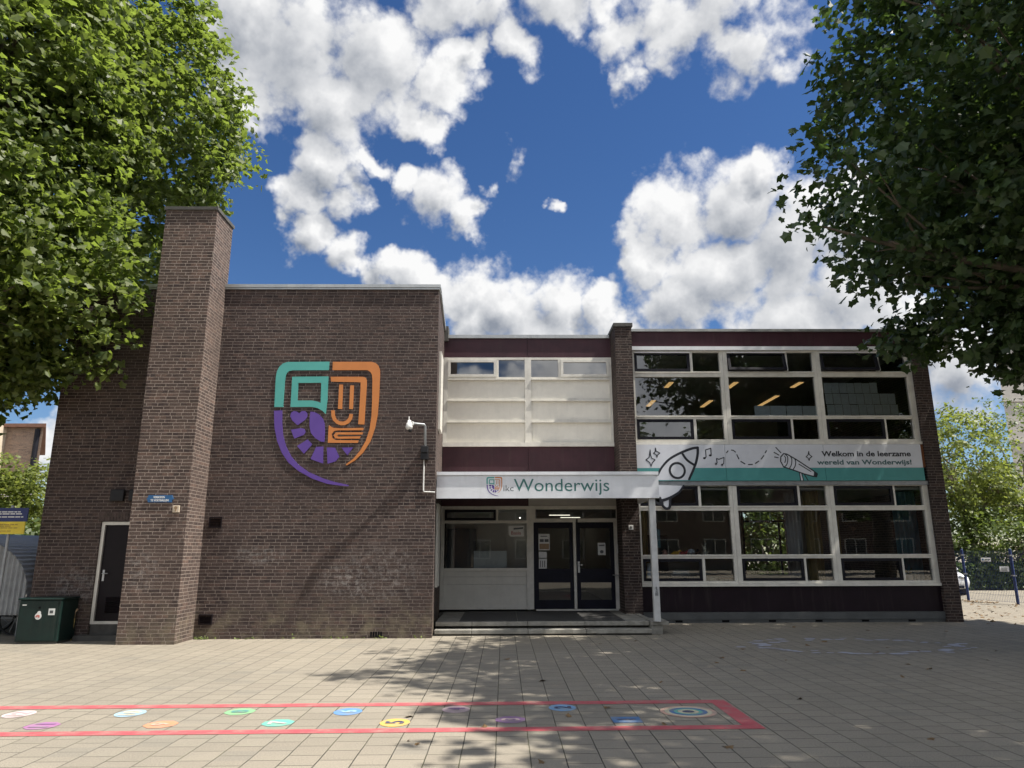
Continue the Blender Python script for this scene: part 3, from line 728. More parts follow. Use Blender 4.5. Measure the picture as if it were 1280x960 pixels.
# --- windows of the classroom wing: six bays, each with its sashes
def ring(mb, x0, x1, y0, y1, z0, z1, w):
    mb.box(x0, x0 + w, y0, y1, z0, z1); mb.box(x1 - w, x1, y0, y1, z0, z1)
    mb.box(x0 + w, x1 - w, y0, y1, z0, z0 + w); mb.box(x0 + w, x1 - w, y0, y1, z1 - w, z1)
def sash(win, x0, x1, z0, z1, y, tilt=0.0, mat='sash_dark', w=.065, g='glass'):
    m = MB(); ring(m, x0, x1, y - .035, y + .03, z0, z1, w)
    p = MB(); p.quad((x0 + w, y, z0 + w), (x1 - w, y, z0 + w), (x1 - w, y, z1 - w), (x0 + w, y, z1 - w))
    if tilt:
        for q in (m, p):
            c, s_ = math.cos(tilt), math.sin(tilt)
            q.v = [(X, y + (Y - y) * c + (Z - z1) * s_, z1 + (Z - z1) * c - (Y - y) * s_) for X, Y, Z in q.v]
    s = m.build('awning_sash', mat, win)
    p.build('pane', g, win)
    if tilt:
        e = MB(); e.box(x0 - .01, x1 + .01, y - .075, y - .037, z1 - .02, z1 + .012)
        L = (z1 - z0)
        for xx in (x1 + .012,):
            e.add([(xx, y - .01, z1), (xx + .018, y - .01, z1), (xx + .018, y - .01 - L * math.sin(tilt), z0), (xx, y - .01 - L * math.sin(tilt), z0),
                   (xx, y + .03, z1), (xx + .018, y + .03, z1), (xx + .018, y + .03, z0), (xx, y + .03, z0)],
                  [(0, 3, 2, 1), (4, 5, 6, 7), (0, 4, 7, 3), (1, 2, 6, 5)])
        e.build('sash_stay', 'plastic_white', win)
UP = [(4.42, 4.94), (5.03, 6.05), (6.19, 6.70)]
LO = [(.962, 1.490), (1.585, 2.645), (2.760, 3.245)]
BAY = [(3.29, 3.385, 4.83, 4.90, 5.605, 5.69), (5.69, 5.80, 7.315, 7.372, 8.035, 8.12), (8.12, 8.225, 9.715, 9.765, 10.455, 10.597)]
FY0, FY1 = 17.735, 17.85
for rows, sill0, head1, storey in ((UP, 4.285, 6.748, 'up'), (LO, .838, 3.258, 'lo')):
    for bi, (xa, x0, x1, x2, x3, xb) in enumerate(BAY):
        (a0, a1), (b0, b1), (c0, c1) = rows
        gap = .003
        f = MB()
        f.box(xa + gap, x0, FY0, FY1, sill0 + .07, head1); f.box(x3, xb - gap, FY0, FY1, sill0 + .07, head1)
        for z0, z1 in ((a1, b0), (b1, c0), (c1, head1), (sill0 + .07, a0)): f.box(x0, x3, FY0 + .004, FY1, z0, z1)
        f.box(x1, x2, FY0 + .006, FY1, a0, a1); f.box(x1, x2, FY0 + .006, FY1, c0, c1)
        f.box(xa + gap, xb - gap, 17.69, FY1, sill0, sill0 + .067)
        # drip mouldings on the transoms
        f.box(x0, x3, FY0 - .022, FY0 + .002, b0 - .035, b0 - .012); f.box(x0, x3, FY0 - .022, FY0 + .002, c0 - .036, c0 - .012)
        win = f.build('window', 'frame_paint', school)
        win['label'] = ('upper' if storey == 'up' else 'ground floor') + ' classroom window with dark awning sashes'
        yg = 17.80
        p = MB(); p.quad((x0, yg, b0), (x3, yg, b0), (x3, yg, b1), (x0, yg, b1)); p.build('pane', 'glass', win)
        p = MB(); p.quad((x2, yg, c0), (x3, yg, c0), (x3, yg, c1), (x2, yg, c1)); p.build('pane', 'glass', win)
        p = MB(); p.quad((x2, yg, a0), (x3, yg, a0), (x3, yg, a1), (x2, yg, a1)); p.build('pane', 'glass', win)
        tilt = R(13) if (storey == 'up' and bi > 0) else (R(2) if storey == 'up' else 0)
        sash(win, x0 + .004, x1 - .004, c0 + .004, c1 - .004, 17.765, tilt)
        sash(win, x0 + .004, x1 - .004, a0 + .004, a1 - .004, 17.765, 0)

# --- upper entrance window with cream infill panels
RY0, RY1 = 18.085, 18.18
f = MB()
f.box(-1.565, -1.465, RY0, RY1, 4.40, 6.66); f.box(2.782, 2.84, RY0, RY1, 4.40, 6.66); f.box(.556, .726, RY0, RY1, 4.40, 6.66)
for xa, xb in ((-1.465, .556), (.726, 2.782)):
    for z0, z1 in ((6.60, 6.66), (6.045, 6.13), (5.475, 5.565), (4.91, 5.005), ): f.box(xa, xb, RY0 + .004, RY1, z0, z1)
f.box(-.184, -.126, RY0 + .006, RY1, 6.13, 6.60); f.box(1.436, 1.502, RY0 + .006, RY1, 6.13, 6.60)
f.box(-1.565, 2.84, 18.04, RY1, 4.29, 4.397)
for xa, xb in ((-1.465, .556), (.726, 2.782)):
    for z in (6.045, 5.475, 4.91): f.box(xa, xb, RY0 - .03, RY0 + .002, z + .004, z + .028)
win = f.build('window', 'frame_paint', school); win['label'] = 'wide cream panelled window above the entrance canopy'
for xa, xb in ((-1.463, .554), (.728, 2.780)):
    for z0, z1 in ((5.567, 6.043), (5.007, 5.473), (4.399, 4.908)):
        q = MB(); q.box(xa, xb, 18.135, 18.17, z0, z1)
        q.build('infill_panel', 'panel_cream', win)
sash(win, -1.462, -.186, 6.132, 6.598, 18.10, 0, 'frame_paint', .07, 'glass_reflective')
sash(win, 1.504, 2.780, 6.132, 6.598, 18.10, 0, 'frame_paint', .07, 'glass_reflective')
for xa, xb in ((-.126, .556), (.726, 1.436)):
    q = MB(); q.quad((xa, 18.13, 6.13), (xb, 18.13, 6.13), (xb, 18.13, 6.60), (xa, 18.13, 6.60)); q.build('pane', 'glass_reflective', win)

# --- ground floor entrance front
f = MB()
f.box(-1.565, -1.478, RY0, RY1, .30, 2.785); f.box(.576, .745, RY0, RY1, .30, 2.785); pass
f.box(-1.478, .576, RY0 + .004, RY1, 2.70, 2.785); f.box(-1.478, .576, RY0 + .004, RY1, 2.36, 2.43); f.box(-.19, -.135, RY0 + .006, RY1, 2.43, 2.70)
f.box(-1.478, .576, RY0 + .004, RY1, 1.20, 1.275); f.box(-1.478, .576, RY0 + .004, RY1, .30, .345)
win = f.build('window', 'frame_paint', school); win['label'] = 'ground floor window with panelled parapet beside the entrance doors'
q = MB(); q.quad((-1.478, 18.13, 1.275), (.576, 18.13, 1.275), (.576, 18.13, 2.36), (-1.478, 18.13, 2.36)); q.build('pane', 'glass', win)
q = MB(); q.quad((-.135, 18.13, 2.43), (.576, 18.13, 2.43), (.576, 18.13, 2.70), (-.135, 18.13, 2.70)); q.build('pane', 'glass', win)
sash(win, -1.474, -.194, 2.434, 2.696, 18.10, 0, 'sash_dark', .06)
q = MB(); q.box(-1.476, .574, 18.12, 18.17, .347, .885); q.box(-1.476, .574, 18.112, 18.17, .89, 1.065); q.box(-1.476, .574, 18.12, 18.17, 1.07, 1.198); q.build('infill_panel', 'panel_grey', win)
# doors
f = MB()
f.box(.748, 2.826, RY0 + .004, RY1, 2.70, 2.785); f.box(.748, 2.826, RY0 + .004, RY1, 2.385, 2.475); f.box(2.752, 2.826, RY0 + .006, RY1, .30, 2.385)
f.box(2.828, 2.84, RY0, RY1, .30, 2.785); f.box(.748, .80, RY0 + .006, RY1, 2.475, 2.70)
f.box(.80, 2.826, RY0 + .03, RY1, .262, .298)
ef = f.build('entrance_frame', 'frame_paint', school)
q = MB(); q.quad((.80, 18.13, 2.475), (2.826, 18.13, 2.475), (2.826, 18.13, 2.70), (.80, 18.13, 2.70)); q.build('pane', 'glass', ef)
def entrance_door(x0, x1, gl0, gl1):
    d = MB(); yA, yB = 18.105, 18.155
    d.box(x0, gl0, yA, yB, .305, 2.38); d.box(gl1, x1, yA, yB, .305, 2.38)
    for z0, z1 in ((.305, .515), (.925, 1.255), (2.235, 2.38)): d.box(gl0, gl1, yA, yB, z0, z1)
    o = d.build('entrance_door', 'door_dark', school)
    for z0, z1 in ((.515, .925), (1.255, 2.235)):
        p = MB(); p.quad((gl0, 18.13, z0), (gl1, 18.13, z0), (gl1, 18.13, z1), (gl0, 18.13, z1)); p.build('pane', 'glass_door', o)
    return o
dL = entrance_door(.750, 1.722, .868, 1.642)
dR = entrance_door(1.812, 2.750, 1.905, 2.655)
h = MB(); h.box(1.735, 1.80, 18.075, 18.10, .31, 2.385); h.build('meeting_rail', 'frame_paint', dR)
h = MB(); h.box(1.835, 1.885, 18.088, 18.104, 1.16, 1.43); h.tube([(1.86, 18.09, 1.345), (1.86, 18.04, 1.345), (1.95, 18.035, 1.345)], .012, 8); h.build('handle', 'plastic_white', dR)
h = MB(); h.box(1.815, 1.855, 18.07, 18.104, 2.27, 2.46); h.build('door_closer', 'plastic_dark', dR)
h = MB(); h.tube([(2.70, 18.09, 1.10), (2.70, 18.03, 1.10), (2.98, 18.02, 1.10)], .014, 8); h.build('door_stay', 'steel', dR)
h = MB(); h.bevbox(2.80, 2.838, 18.03, 18.083, 1.62, 1.84, .006); h.build('bell_box', 'plastic_white', ef)

# --- canopy
cn = MB()
cn.box(GX + .012, 3.31, 15.20, 15.26, 2.775, 3.262)
cn.box(GX + .012, 3.31, 15.17, 15.30, 3.266, 3.335)
cn.box(3.24, 3.30, 15.262, 18.08, 2.79, 3.26)
can = cn.build('entrance_canopy', 'canopy_white', school)
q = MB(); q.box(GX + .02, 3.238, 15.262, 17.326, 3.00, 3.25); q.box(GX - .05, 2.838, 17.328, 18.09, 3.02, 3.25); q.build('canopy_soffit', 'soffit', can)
q = MB(); q.bevbox(3.105, 3.235, 15.27, 15.40, .262, 2.995, .008); pst = q.build('canopy_post', 'post_white', can)
q = MB(); q.tube([(3.16, 15.262, .86), (3.18, 15.245, .90), (3.16, 15.245, .95), (3.19, 15.262, .80)], .012, 6); q.box(3.14, 3.20, 15.255, 15.272, .78, .84); q.build('cable_clip', 'galv', pst)
(wx0, wz1), (wx1, wz0) = CAN['word']
q = MB(); wall_text(q, 'Wonderwijs', wx0, wz0, 15.1985, w=wx1 - wx0, h=(wz1 - wz0), cap=True, thick=.001)
q.build('lettering', 'ink_green', can)
(wx0, wz1), (wx1, wz0) = CAN['ikc']
q = MB(); wall_text(q, 'ikc', wx0, wz0, 15.1985, w=wx1 - wx0, h=(wz1 - wz0), thick=.001); q.build('lettering', 'ink_grey', can)
def emblem_part(mb, names, f, y0, y1):
    for nm in names:
        P = EMB[nm]
        if nm == 'teal_inner':
            o, hl = P
            # ring split in four plates round the opening
            mb.plate([f(o[0]), f(o[1]), f(hl[1]), f(hl[0])], y0, y1)
            mb.plate([f(o[1]), f(o[2]), f(o[3]), f(o[4]), f(hl[2]), f(hl[1])], y0, y1)
            mb.plate([f(o[4]), f(o[5]), f(o[6]), f(o[7]), f(hl[4]), f(hl[3]), f(hl[2])], y0, y1)
            mb.plate([f(o[7]), f(o[8]), f(o[0]), f(hl[0]), f(hl[5]), f(hl[4])], y0, y1)
        else: mb.plate([f(p) for p in P], y0, y1)
EMS = (('teal', 'teal', ['teal_outer', 'teal_inner']), ('orange', 'orange', ['orange_outer', 'orange_inner', 'stick_a', 'stick_b', 'smile', 'book', 'pages']),
       ('purple', 'purple', ['purple_outer', 'heart', 'leaf', 'seg_a', 'seg_b', 'seg_c', 'seg_d', 'seg_e']))
xs = [p[0] for k, P in EMB.items() for p in (P if k != 'teal_inner' else P[0])]; zs = [p[1] for k, P in EMB.items() for p in (P if k != 'teal_inner' else P[0])]
(ex0, ez1), (ex1, ez0) = CAN['emb']
ax = (ex1 - ex0) / (max(xs) - min(xs)); az = (ez1 - ez0) / (max(zs) - min(zs))
fs = lambda p: (ex0 + (p[0] - min(xs)) * ax, ez0 + (p[1] - min(zs)) * az)
for nm, mt, parts in EMS:
    q = MB(); emblem_part(q, parts, fs, 15.1982, 15.1994); q.build('canopy_emblem', mt, can)

# --- entrance steps
q = MB()
xx = [-1.425, -.66, .50, 1.70, 3.05]
for i in range(4):
    q.bevbox(xx[i] + .004, xx[i + 1] - .004, 15.56, 16.10, .165, .25, .008)
    q.bevbox(xx[i] + .004, xx[i + 1] - .004, 15.30, 15.72, .035, .115, .008)
q.box(-1.43, 3.05, 16.102, 18.09, .02, .248)
steps = q.build('entrance_steps', 'concrete', school)
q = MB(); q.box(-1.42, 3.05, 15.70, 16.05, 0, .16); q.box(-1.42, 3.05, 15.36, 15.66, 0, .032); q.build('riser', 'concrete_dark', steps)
q = MB(); q.box(3.054, 3.42, 15.40, 16.2, .19, .26); q.box(3.06, 3.30, 15.45, 16.2, 0, .187); q.box(3.06, 3.18, 16.2, 17.32, 0, .255); q.build('step_cheek', 'concrete', steps)
q = MB(); q.box(-.93, .29, 15.62, 18.04, .2515, .262); q.box(.30, 2.55, 15.62, 18.04, .2515, .262); q.build('rubber_mat', 'mat_rubber', steps)

# ================================================================== INTERIOR THINGS SEEN THROUGH THE GLASS
def lamp(x0, x1, y0, y1, z, mat, label, grp):
    t = thing('ceiling_lamp', label, 'ceiling lamp', ((x0 + x1) / 2, (y0 + y1) / 2, z - .06), grp)
    m = MB(); m.box(x0 - .02, x1 + .02, y0 - .02, y1 + .02, z - .04, z); m.build('housing', 'plastic_white', t)
    m = MB(); m.box(x0, x1, y0, y1, z - .06, z - .041); m.build('diffuser', mat, t)
for (x, y0, y1) in ((5.13, 21.05, 21.75), (7.12, 21.05, 21.85), (9.12, 21.05, 21.75), (5.15, 23.75, 24.75), (7.12, 23.75, 24.9), (9.12, 23.0, 24.8)):
    lamp(x - .07, x + .07, y0, y1, 6.735, 'lamp_warm', 'warm yellow strip light on the dark upstairs classroom ceiling', 'strip lights on the classroom ceiling')
lamp(1.53, 2.22, 24.1, 24.22, 2.895, 'lamp_pale', 'pale strip light seen above the entrance doors, the nearer left one', 'hallway strip lights')
lamp(2.05, 2.75, 25.9, 26.0, 2.895, 'lamp_pale', 'pale strip light seen above the entrance doors, the farther right one', 'hallway strip lights')
b = MB(); b.ball((.47, 18.9, 2.10), .028); tag(b.build('light_bulb', 'bulb'), 'small bright bulb glowing behind the window next to the taped poster', 'bulb')
b = MB(); b.ball((.43, 18.9, 2.53), .016); tag(b.build('light_bulb', 'bulb'), 'tiny bright bulb glowing behind the small top pane left of the entrance doors', 'bulb')

def sheet(x0, x1, z0, z1, y, mat, label, grp=None, tilt=0.0, name='paper_sheet'):
    m = MB(); c, s_ = math.cos(tilt), math.sin(tilt); cx, cz = (x0 + x1) / 2, (z0 + z1) / 2
    P = [(x0, z0), (x1, z0), (x1, z1), (x0, z1)]
    P = [(cx + (x - cx) * c - (z - cz) * s_, cz + (x - cx) * s_ + (z - cz) * c) for x, z in P]
    m.plate(P, y, y + .0015)
    return tag(m.build(name, mat), label, 'paper sheet', grp)
for r_, (z0, z1, n, x0, x1) in enumerate(((5.06, 5.33, 9, 8.32, 10.16), (5.34, 5.62, 9, 8.30, 10.12), (5.63, 5.90, 7, 8.29, 9.68))):
    wv = (x1 - x0) / n
    for i in range(n):
        sheet(x0 + i * wv + .004, x0 + (i + 1) * wv - .004, z0 + rnd.uniform(-.006, .006), z1 + rnd.uniform(-.006, .006), 17.815 + .004 * ((i + r_) % 2), 'paper_blue',
              'pale sheet taped among the rows of sheets in the right upstairs window', 'sheets in the right upstairs window', rnd.uniform(-.012, .012))
for i in range(4):
    sheet(6.44 + i * .415, 6.44 + i * .415 + .40, 5.045, 5.30 - .002 * i, 17.815 + .003 * (i % 2), 'paper_blue', 'large pale sheet in the single row along the middle upstairs window', 'sheets in the middle upstairs window', rnd.uniform(-.008, .008))
# desks and clutter
def desk(x, y, label):
    t = thing('school_table', label, 'table', (x, y, .235), 'tables in the ground floor classroom')
    m = MB(); m.box(x - .6, x + .6, y - .3, y + .3, .93, .96); m.build('tabletop', 'wood', t)
    for sx in (-1, 1):
        for sy in (-1, 1):
            m = MB(); m.tube([(x + sx * .55, y + sy * .25, .236), (x + sx * .55, y + sy * .25, .93)], .018, 8); m.build('leg', 'steel', t)
for (x, y) in ((4.4, 19.6), (6.5, 20.0), (6.4, 22.4), (9.2, 20.2)):
    desk(x, y, 'wooden school table standing in the ground floor classroom')
# window-sill board that carries the small things
s = MB(); s.box(3.31, 10.59, 17.862, 18.12, 1.50, 1.53); s.build('sill_board', 'room_wall', school)
s = MB(); s.box(3.31, 10.59, 17.862, 18.12, .90, .93); s.build('sill_board', 'room_wall', school)
ZT = 1.5315
def plush(x, mats, label, kind):
    m = MB(); y = 17.97
    if kind == 'rabbit':
        m.lathe((x, y, ZT), [(0, 0), (.07, 0), (.085, .06), (.06, .12), (.03, .14), (0, .145)]); m.ball((x, y, ZT + .175), .05)
        m.tube([(x - .02, y, ZT + .21), (x - .05, y, ZT + .27), (x - .06, y, ZT + .32)], .016, 8, .008); m.tube([(x + .02, y, ZT + .21), (x + .03, y, ZT + .28), (x + .05, y, ZT + .33)], .016, 8, .008)
        m.tube([(x + .06, y, ZT + .09), (x + .11, y, ZT + .13)], .02, 8, .012)
    elif kind == 'mushroom':
        m.lathe((x, y, ZT), [(0, 0), (.055, 0), (.045, .05), (.04, .10), (.10, .10), (.095, .13), (.06, .175), (0, .19)])
    elif kind == 'horse':
        m.ball((x, y, ZT + .08), .09, .05, .055); m.tube([(x + .06, y, ZT + .09), (x + .10, y, ZT + .14)], .03, 8, .025); m.ball((x + .12, y, ZT + .145), .04, .025, .025)
        for dx in (-.06, .05): m.tube([(x + dx, y - .025, ZT), (x + dx, y - .025, ZT + .07)], .016, 8); m.tube([(x + dx, y + .025, ZT), (x + dx, y + .025, ZT + .07)], .016, 8)
        m.tube([(x - .085, y, ZT + .09), (x - .12, y, ZT + .05)], .012, 6, .008)
    elif kind == 'bird':
        m.lathe((x, y, ZT), [(0, 0), (.05, 0), (.075, .05), (.06, .10), (0, .13)]); m.ball((x, y, ZT + .14), .045)
        m.tube([(x - .04, y, ZT + .14), (x - .085, y, ZT + .13)], .014, 8, .004); m.tube([(x - .05, y, ZT + .06), (x - .12, y, ZT + .03)], .02, 8, .01)
    return tag(m.build('plush_toy', mats), label, 'toy')
plush(3.98, 'toy_pink', 'pinkish little bird toy on the window sill, leftmost of the toys', 'bird')
plush(4.24, 'toy_yellow', 'yellow horse toy on the classroom window sill', 'horse')
plush(4.44, 'toy_red', 'dark red horse toy on the sill beside the yellow one', 'horse')
plush(4.63, 'toy_white', 'pale blue mushroom shaped toy on the classroom window sill', 'mushroom')
plush(4.97, 'toy_cream', 'cream rabbit toy with raised ears on the window sill', 'rabbit')
plush(4.80, 'plastic_dark', 'dark bird toy on the sill between pale mushroom and cream rabbit', 'bird')
t = thing('watering_can', 'small cream watering can low behind the left ground floor window', 'watering can', (5.12, 17.98, .932))
m = MB(); m.lathe((5.12, 17.98, .932), [(0, 0), (.06, 0), (.055, .10), (.03, .115), (0, .115)]); m.build('body', 'toy_cream', t)
m = MB(); m.tube([(5.17, 17.98, .96), (5.26, 17.98, 1.05)], .014, 8, .008); m.build('spout', 'toy_cream', t)
m = MB(); m.tube([(5.07, 17.98, 1.02), (5.02, 17.98, 1.03), (5.02, 17.98, .98), (5.066, 17.98, .96)], .008, 8); m.build('handle', 'toy_cream', t)
t = thing('flower_pot', 'white flower pot with plant behind the far right lower pane', 'flower pot', (9.98, 17.98, .932))
m = MB(); m.lathe((9.98, 17.98, .932), [(0, 0), (.07, 0), (.09, .13), (.095, .15), (.08, .15), (0, .13)]); m.build('pot', 'plastic_white', t)
m = MB()
for i in range(14):
    a = rnd.uniform(0, 6.28); l = rnd.uniform(.08, .2)
    m.tube([(9.98, 17.98, 1.06), (9.98 + math.cos(a) * .04, 17.98 + math.sin(a) * .04, 1.06 + l * .7), (9.98 + math.cos(a) * .10, 17.98 + math.sin(a) * .07, 1.06 + l)], .006, 5, .012)
m.build('foliage', 'leaf_bush', t)
t = thing('storage_box', 'white lidded storage box behind the left lower window', 'box', (4.37, 18.25, .932))
m = MB(); m.bevbox(4.16, 4.56, 18.14, 18.42, .962, 1.12, .01); m.build('box_body', 'room_dark', t)
m = MB(); m.bevbox(4.19, 4.60, 18.13, 18.43, 1.122, 1.20, .01); m.build('lid', 'plastic_white', t)
m = MB(); m.box(3.55, 3.62, 18.0, 18.1, .932, 1.38); m.box(3.64, 3.70, 18.0, 18.1, .932, 1.40); m.box(3.72, 3.80, 18.0, 18.1, .932, 1.36)
tag(m.build('stacked_folders', 'toy_white'), 'upright pale folders low behind the left ground floor window', 'folders')
sheet(3.63, 3.86, 1.75, 2.20, 17.86, 'curtain_teal', 'teal poster hanging inside the left ground floor window', None, 0, 'poster')
# curtains
def curtain(x0, x1, z0, z1, y, mat, label, n=5):
    m = MB(); k = n * 8; top = []; bot = []
    for i in range(k + 1):
        t_ = i / k; x = x0 + (x1 - x0) * t_
        yy = y + .045 * math.sin(t_ * n * 2 * math.pi) + .012 * math.sin(t_ * 31)
        top.append((x, yy, z1)); bot.append((x + .01 * math.sin(t_ * 17), yy * 1.0 + .01, z0))
    m.add(top + bot, [(i, k + 1 + i, k + 2 + i, i + 1) for i in range(k)], True)
    m.add([(a, b + .006, c) for a, b, c in top + bot], [(i, i + 1, k + 2 + i, k + 1 + i) for i in range(k)], True)
    return tag(m.build('curtain', mat), label, 'curtain')
curtain(3.35, 3.62, .95, 3.15, 18.2, 'curtain_ochre', 'ochre curtain at the left edge of the lower classroom windows', 3)
curtain(7.62, 8.02, .95, 3.15, 18.2, 'curtain_ochre', 'ochre curtain at the right side of the middle lower window', 4)
curtain(8.26, 8.48, .95, 3.15, 18.2, 'curtain_ochre', 'ochre curtain at the left side of the right lower window', 3)
curtain(7.20, 7.58, .95, 3.15, 18.35, 'curtain_pale', 'pale curtain beside the ochre one in the middle lower window', 4)
curtain(9.95, 10.55, .95, 3.15, 18.3, 'curtain_teal', 'teal curtain at the right end of the lower windows', 5)
m = MB(); m.box(8.352, 8.42, 25.26, 25.298, .85, 3.0); m.box(9.62, 9.69, 25.26, 25.298, .85, 2.62); m.box(10.35, 10.418, 25.26, 25.298, .85, 3.0); m.box(8.42, 10.35, 25.255, 25.297, 2.63, 2.70)
m.build('back_window_frame', 'sash_dark', school)
m = MB(); m.box(-.76, .08, 18.6, 18.64, .6, 1.69)
t = tag(m.build('white_board', 'board_white'), 'pale white screen standing behind the window left of the entrance doors', 'screen')
m = MB(); m.box(-1.45, -.72, 18.75, 19.25, .24, 2.25); tag(m.build('wardrobe', 'room_dark'), 'dark tall wardrobe behind the left of the entrance window', 'wardrobe')
m = MB(); m.box(4.2, 5.6, 24.8, 25.2, .24, 2.2); tag(m.build('bookcase', 'room_dark'), 'dark bookcase at the back of the left ground floor classroom', 'bookcase')

# ================================================================== THINGS ON THE FACADE
em = thing('wall_emblem', 'big teal, orange and purple shield emblem mounted on the blind brick wall', 'emblem', ((min(xs) + max(xs)) / 2, 14.95, min(zs)))
for nm, mt, parts in EMS:
    q = MB(); emblem_part(q, parts, lambda p: p, 14.932, 14.944)
    o = q.build(nm + '_plate', mt, em)
    s = MB()
    for pn in parts:
        P = EMB[pn] if pn != 'teal_inner' else EMB[pn][0]
        c = (sum(p[0] for p in P) / len(P), sum(p[1] for p in P) / len(P))
        if pn in ('heart', 'leaf', 'seg_a', 'seg_b', 'seg_c', 'seg_d', 'seg_e', 'stick_a', 'stick_b'): s.tube([(c[0], 14.9445, c[1]), (c[0], 14.949, c[1])], .012, 6)
        else:
            for i in (0, len(P) // 3, len(P) - 1):
                a = P[i]; bq = P[(i + len(P) // 2) % len(P)]
                px, pz = a[0] * .98 + c[0] * .02, a[1] * .98 + c[1] * .02
                s.tube([(px, 14.9445, pz), (px, 14.949, pz)], .010, 6)
    s.build('standoff', 'steel', o)

# banner above the lower classroom windows
bn = thing('welcome_banner', 'long white and teal banner with rocket and welcome text between the two window rows', 'banner', (6.9, 17.66, 3.36))
q = MB()
for (a, b_) in ((3.285, 5.548), (5.556, 8.035), (8.043, 10.505)): q.box(a, b_, 17.655, 17.735, 3.690, 4.275)
q.build('white_panel', 'banner_white', bn)
q = MB()
for (a, b_) in ((3.285, 5.548), (5.556, 8.035), (8.043, 10.515)): q.box(a, b_, 17.654, 17.735, 3.368, 3.687)
q.build('teal_stripe', 'banner_teal', bn)
YB = 17.6532
q = MB(); q.plate(ROCKET['body'], YB, 17.6538); q.build('rocket_body', 'banner_white', bn)
q = MB(); q.plate(ROCKET['tail'], 17.640, 17.652); q.plate(ROCKET['fin1fill'], 17.641, 17.653); q.build('rocket_tail', 'banner_white', bn)
ik = MB()
a_, b_ = YB - .0014, YB - .0002
ribbon(ik, smooth_line(ROCKET['left']), .050, a_, b_, w1=.066); ribbon(ik, smooth_line(ROCKET['right']), .066, a_ - .0006, b_, w1=.056); ribbon(ik, smooth_line(ROCKET['cone']), .058, a_ - .0008, b_)
(cx, cz), (_, tz) = ROCKET['ring']; ribbon(ik, circle_pts(cx, cz, tz - cz, 40), .056, a_ - .0012, b_, True)
ik.build('rocket_outline', 'ink_black', bn)
ik = MB(); a2, b2 = 17.634, 17.6395
ribbon(ik, smooth_line(ROCKET['tailcurve']), .045, a2, b2, w1=.075); ribbon(ik, smooth_line(ROCKET['fin1']), .062, a2 - .0006, b2); ribbon(ik, ROCKET['fin2'], .055, a2 - .0012, b2)
ik.build('tail_outline', 'ink_black', bn)
ik = MB()
for k, w_ in (('star1', .024), ('star2', .024), ('note1', .024), ('note2', .022)): ribbon(ik, ROCKET[k], w_, a_, b_, k.startswith('star'))
for i, (x, z) in enumerate(ROCKET['heads']):
    if i < 2: ik.plate(circle_pts(x, z, .036, 14, .026), a_ - .0004, b_)
    else: ribbon(ik, circle_pts(x, z, .022, 14, .024), .012, a_ - .0004, b_, True)
for dsh in SCOPE['dashes']: ribbon(ik, smooth_line(dsh) if len(dsh) > 2 else dsh, .026, a_, b_)
for dsh in SCOPE['rays']: ribbon(ik, dsh, .026, a_, b_)
ribbon(ik, SCOPE['star'], .022, a_, b_, True)
ik.build('doodles', 'ink_black', bn)
q = MB(); q.plate(SCOPE['body'], YB, 17.6538); q.plate([SCOPE['leg1'][0], SCOPE['leg1'][1], SCOPE['leg2'][1], SCOPE['leg2'][0]], YB + .0003, 17.6538); q.build('telescope', 'banner_white', bn)
ik = MB(); ribbon(ik, SCOPE['bodyline'], .030, a_, b_, True)
for i, k in enumerate(('b0', 'b1', 'b2', 'inner', 'shine', 'leg1', 'leg2', 'leg3')): ribbon(ik, smooth_line(SCOPE[k]) if len(SCOPE[k]) > 2 else SCOPE[k], .024, a_ - .0002 * (i + 1), b_)
ik.plate(SCOPE['eye'], a_ - .0019, b_)
ik.build('telescope_outline', 'ink_black', bn)
(x0, z1), (x1, z0) = TXT['l1']; q = MB(); wall_text(q, 'Welkom in de leerzame', x0, z0, a_, w=x1 - x0, h=z1 - z0, bold=.026, cap=True, thick=.001); q.build('text_line', 'ink_black', bn)
(x0, z1), (x1, z0) = TXT['l2']; q = MB(); wall_text(q, 'wereld van Wonderwijs!', x0, z0, a_, w=x1 - x0, h=z1 - z0, bold=.026, cap=True, thick=.001); q.build('text_line', 'ink_teal', bn)

# security camera on its bracket
sc_ = thing('security_camera', 'white dome camera on a bent pipe bracket at the corner of the brick wall', 'camera', (-1.66, 14.95, 2.88))
q = MB(); q.bevbox(-1.735, -1.585, 14.80, 14.949, 3.70, 3.84, .01); q.bevbox(-1.74, -1.58, 14.83, 14.949, 3.56, 3.698, .01); jb = q.build('junction_box', 'plastic_dark', sc_)
q = MB(); q.tube([(-1.65, 14.86, 3.84), (-1.65, 14.80, 4.0), (-1.645, 14.70, 4.24), (-1.66, 14.69, 4.27), (-1.90, 14.62, 4.285)], .026, 10); q.build('bracket', 'galv', sc_)
hd = MB(); hd.lathe((-1.965, 14.61, 4.20), [(0, .15), (.035, .15), (.04, .10), (.06, .09), (.075, .02), (.075, 0)], 16); hd.ball((-1.965, 14.61, 4.20), .072, .072, .06); hd.bevbox(-1.915, -1.87, 14.58, 14.65, 4.245, 4.32, .008)
hb = hd.build('camera_head', 'plastic_white', sc_)
q = MB(); q.tube([(-1.975, 14.61, 4.34), (-1.975, 14.61, 4.43)], .012, 8); q.build('antenna', 'plastic_white', sc_)
q = MB(); q.ball((-1.945, 14.60, 4.135), .04); q.build('dome', 'plastic_dark', sc_)
q = MB(); q.tube([(-1.675, 14.93, 3.56), (-1.672, 14.93, 2.93), (-1.66, 14.93, 2.895), (-1.43, 14.93, 2.885)], .014, 8); q.build('conduit', 'plastic_white', sc_)

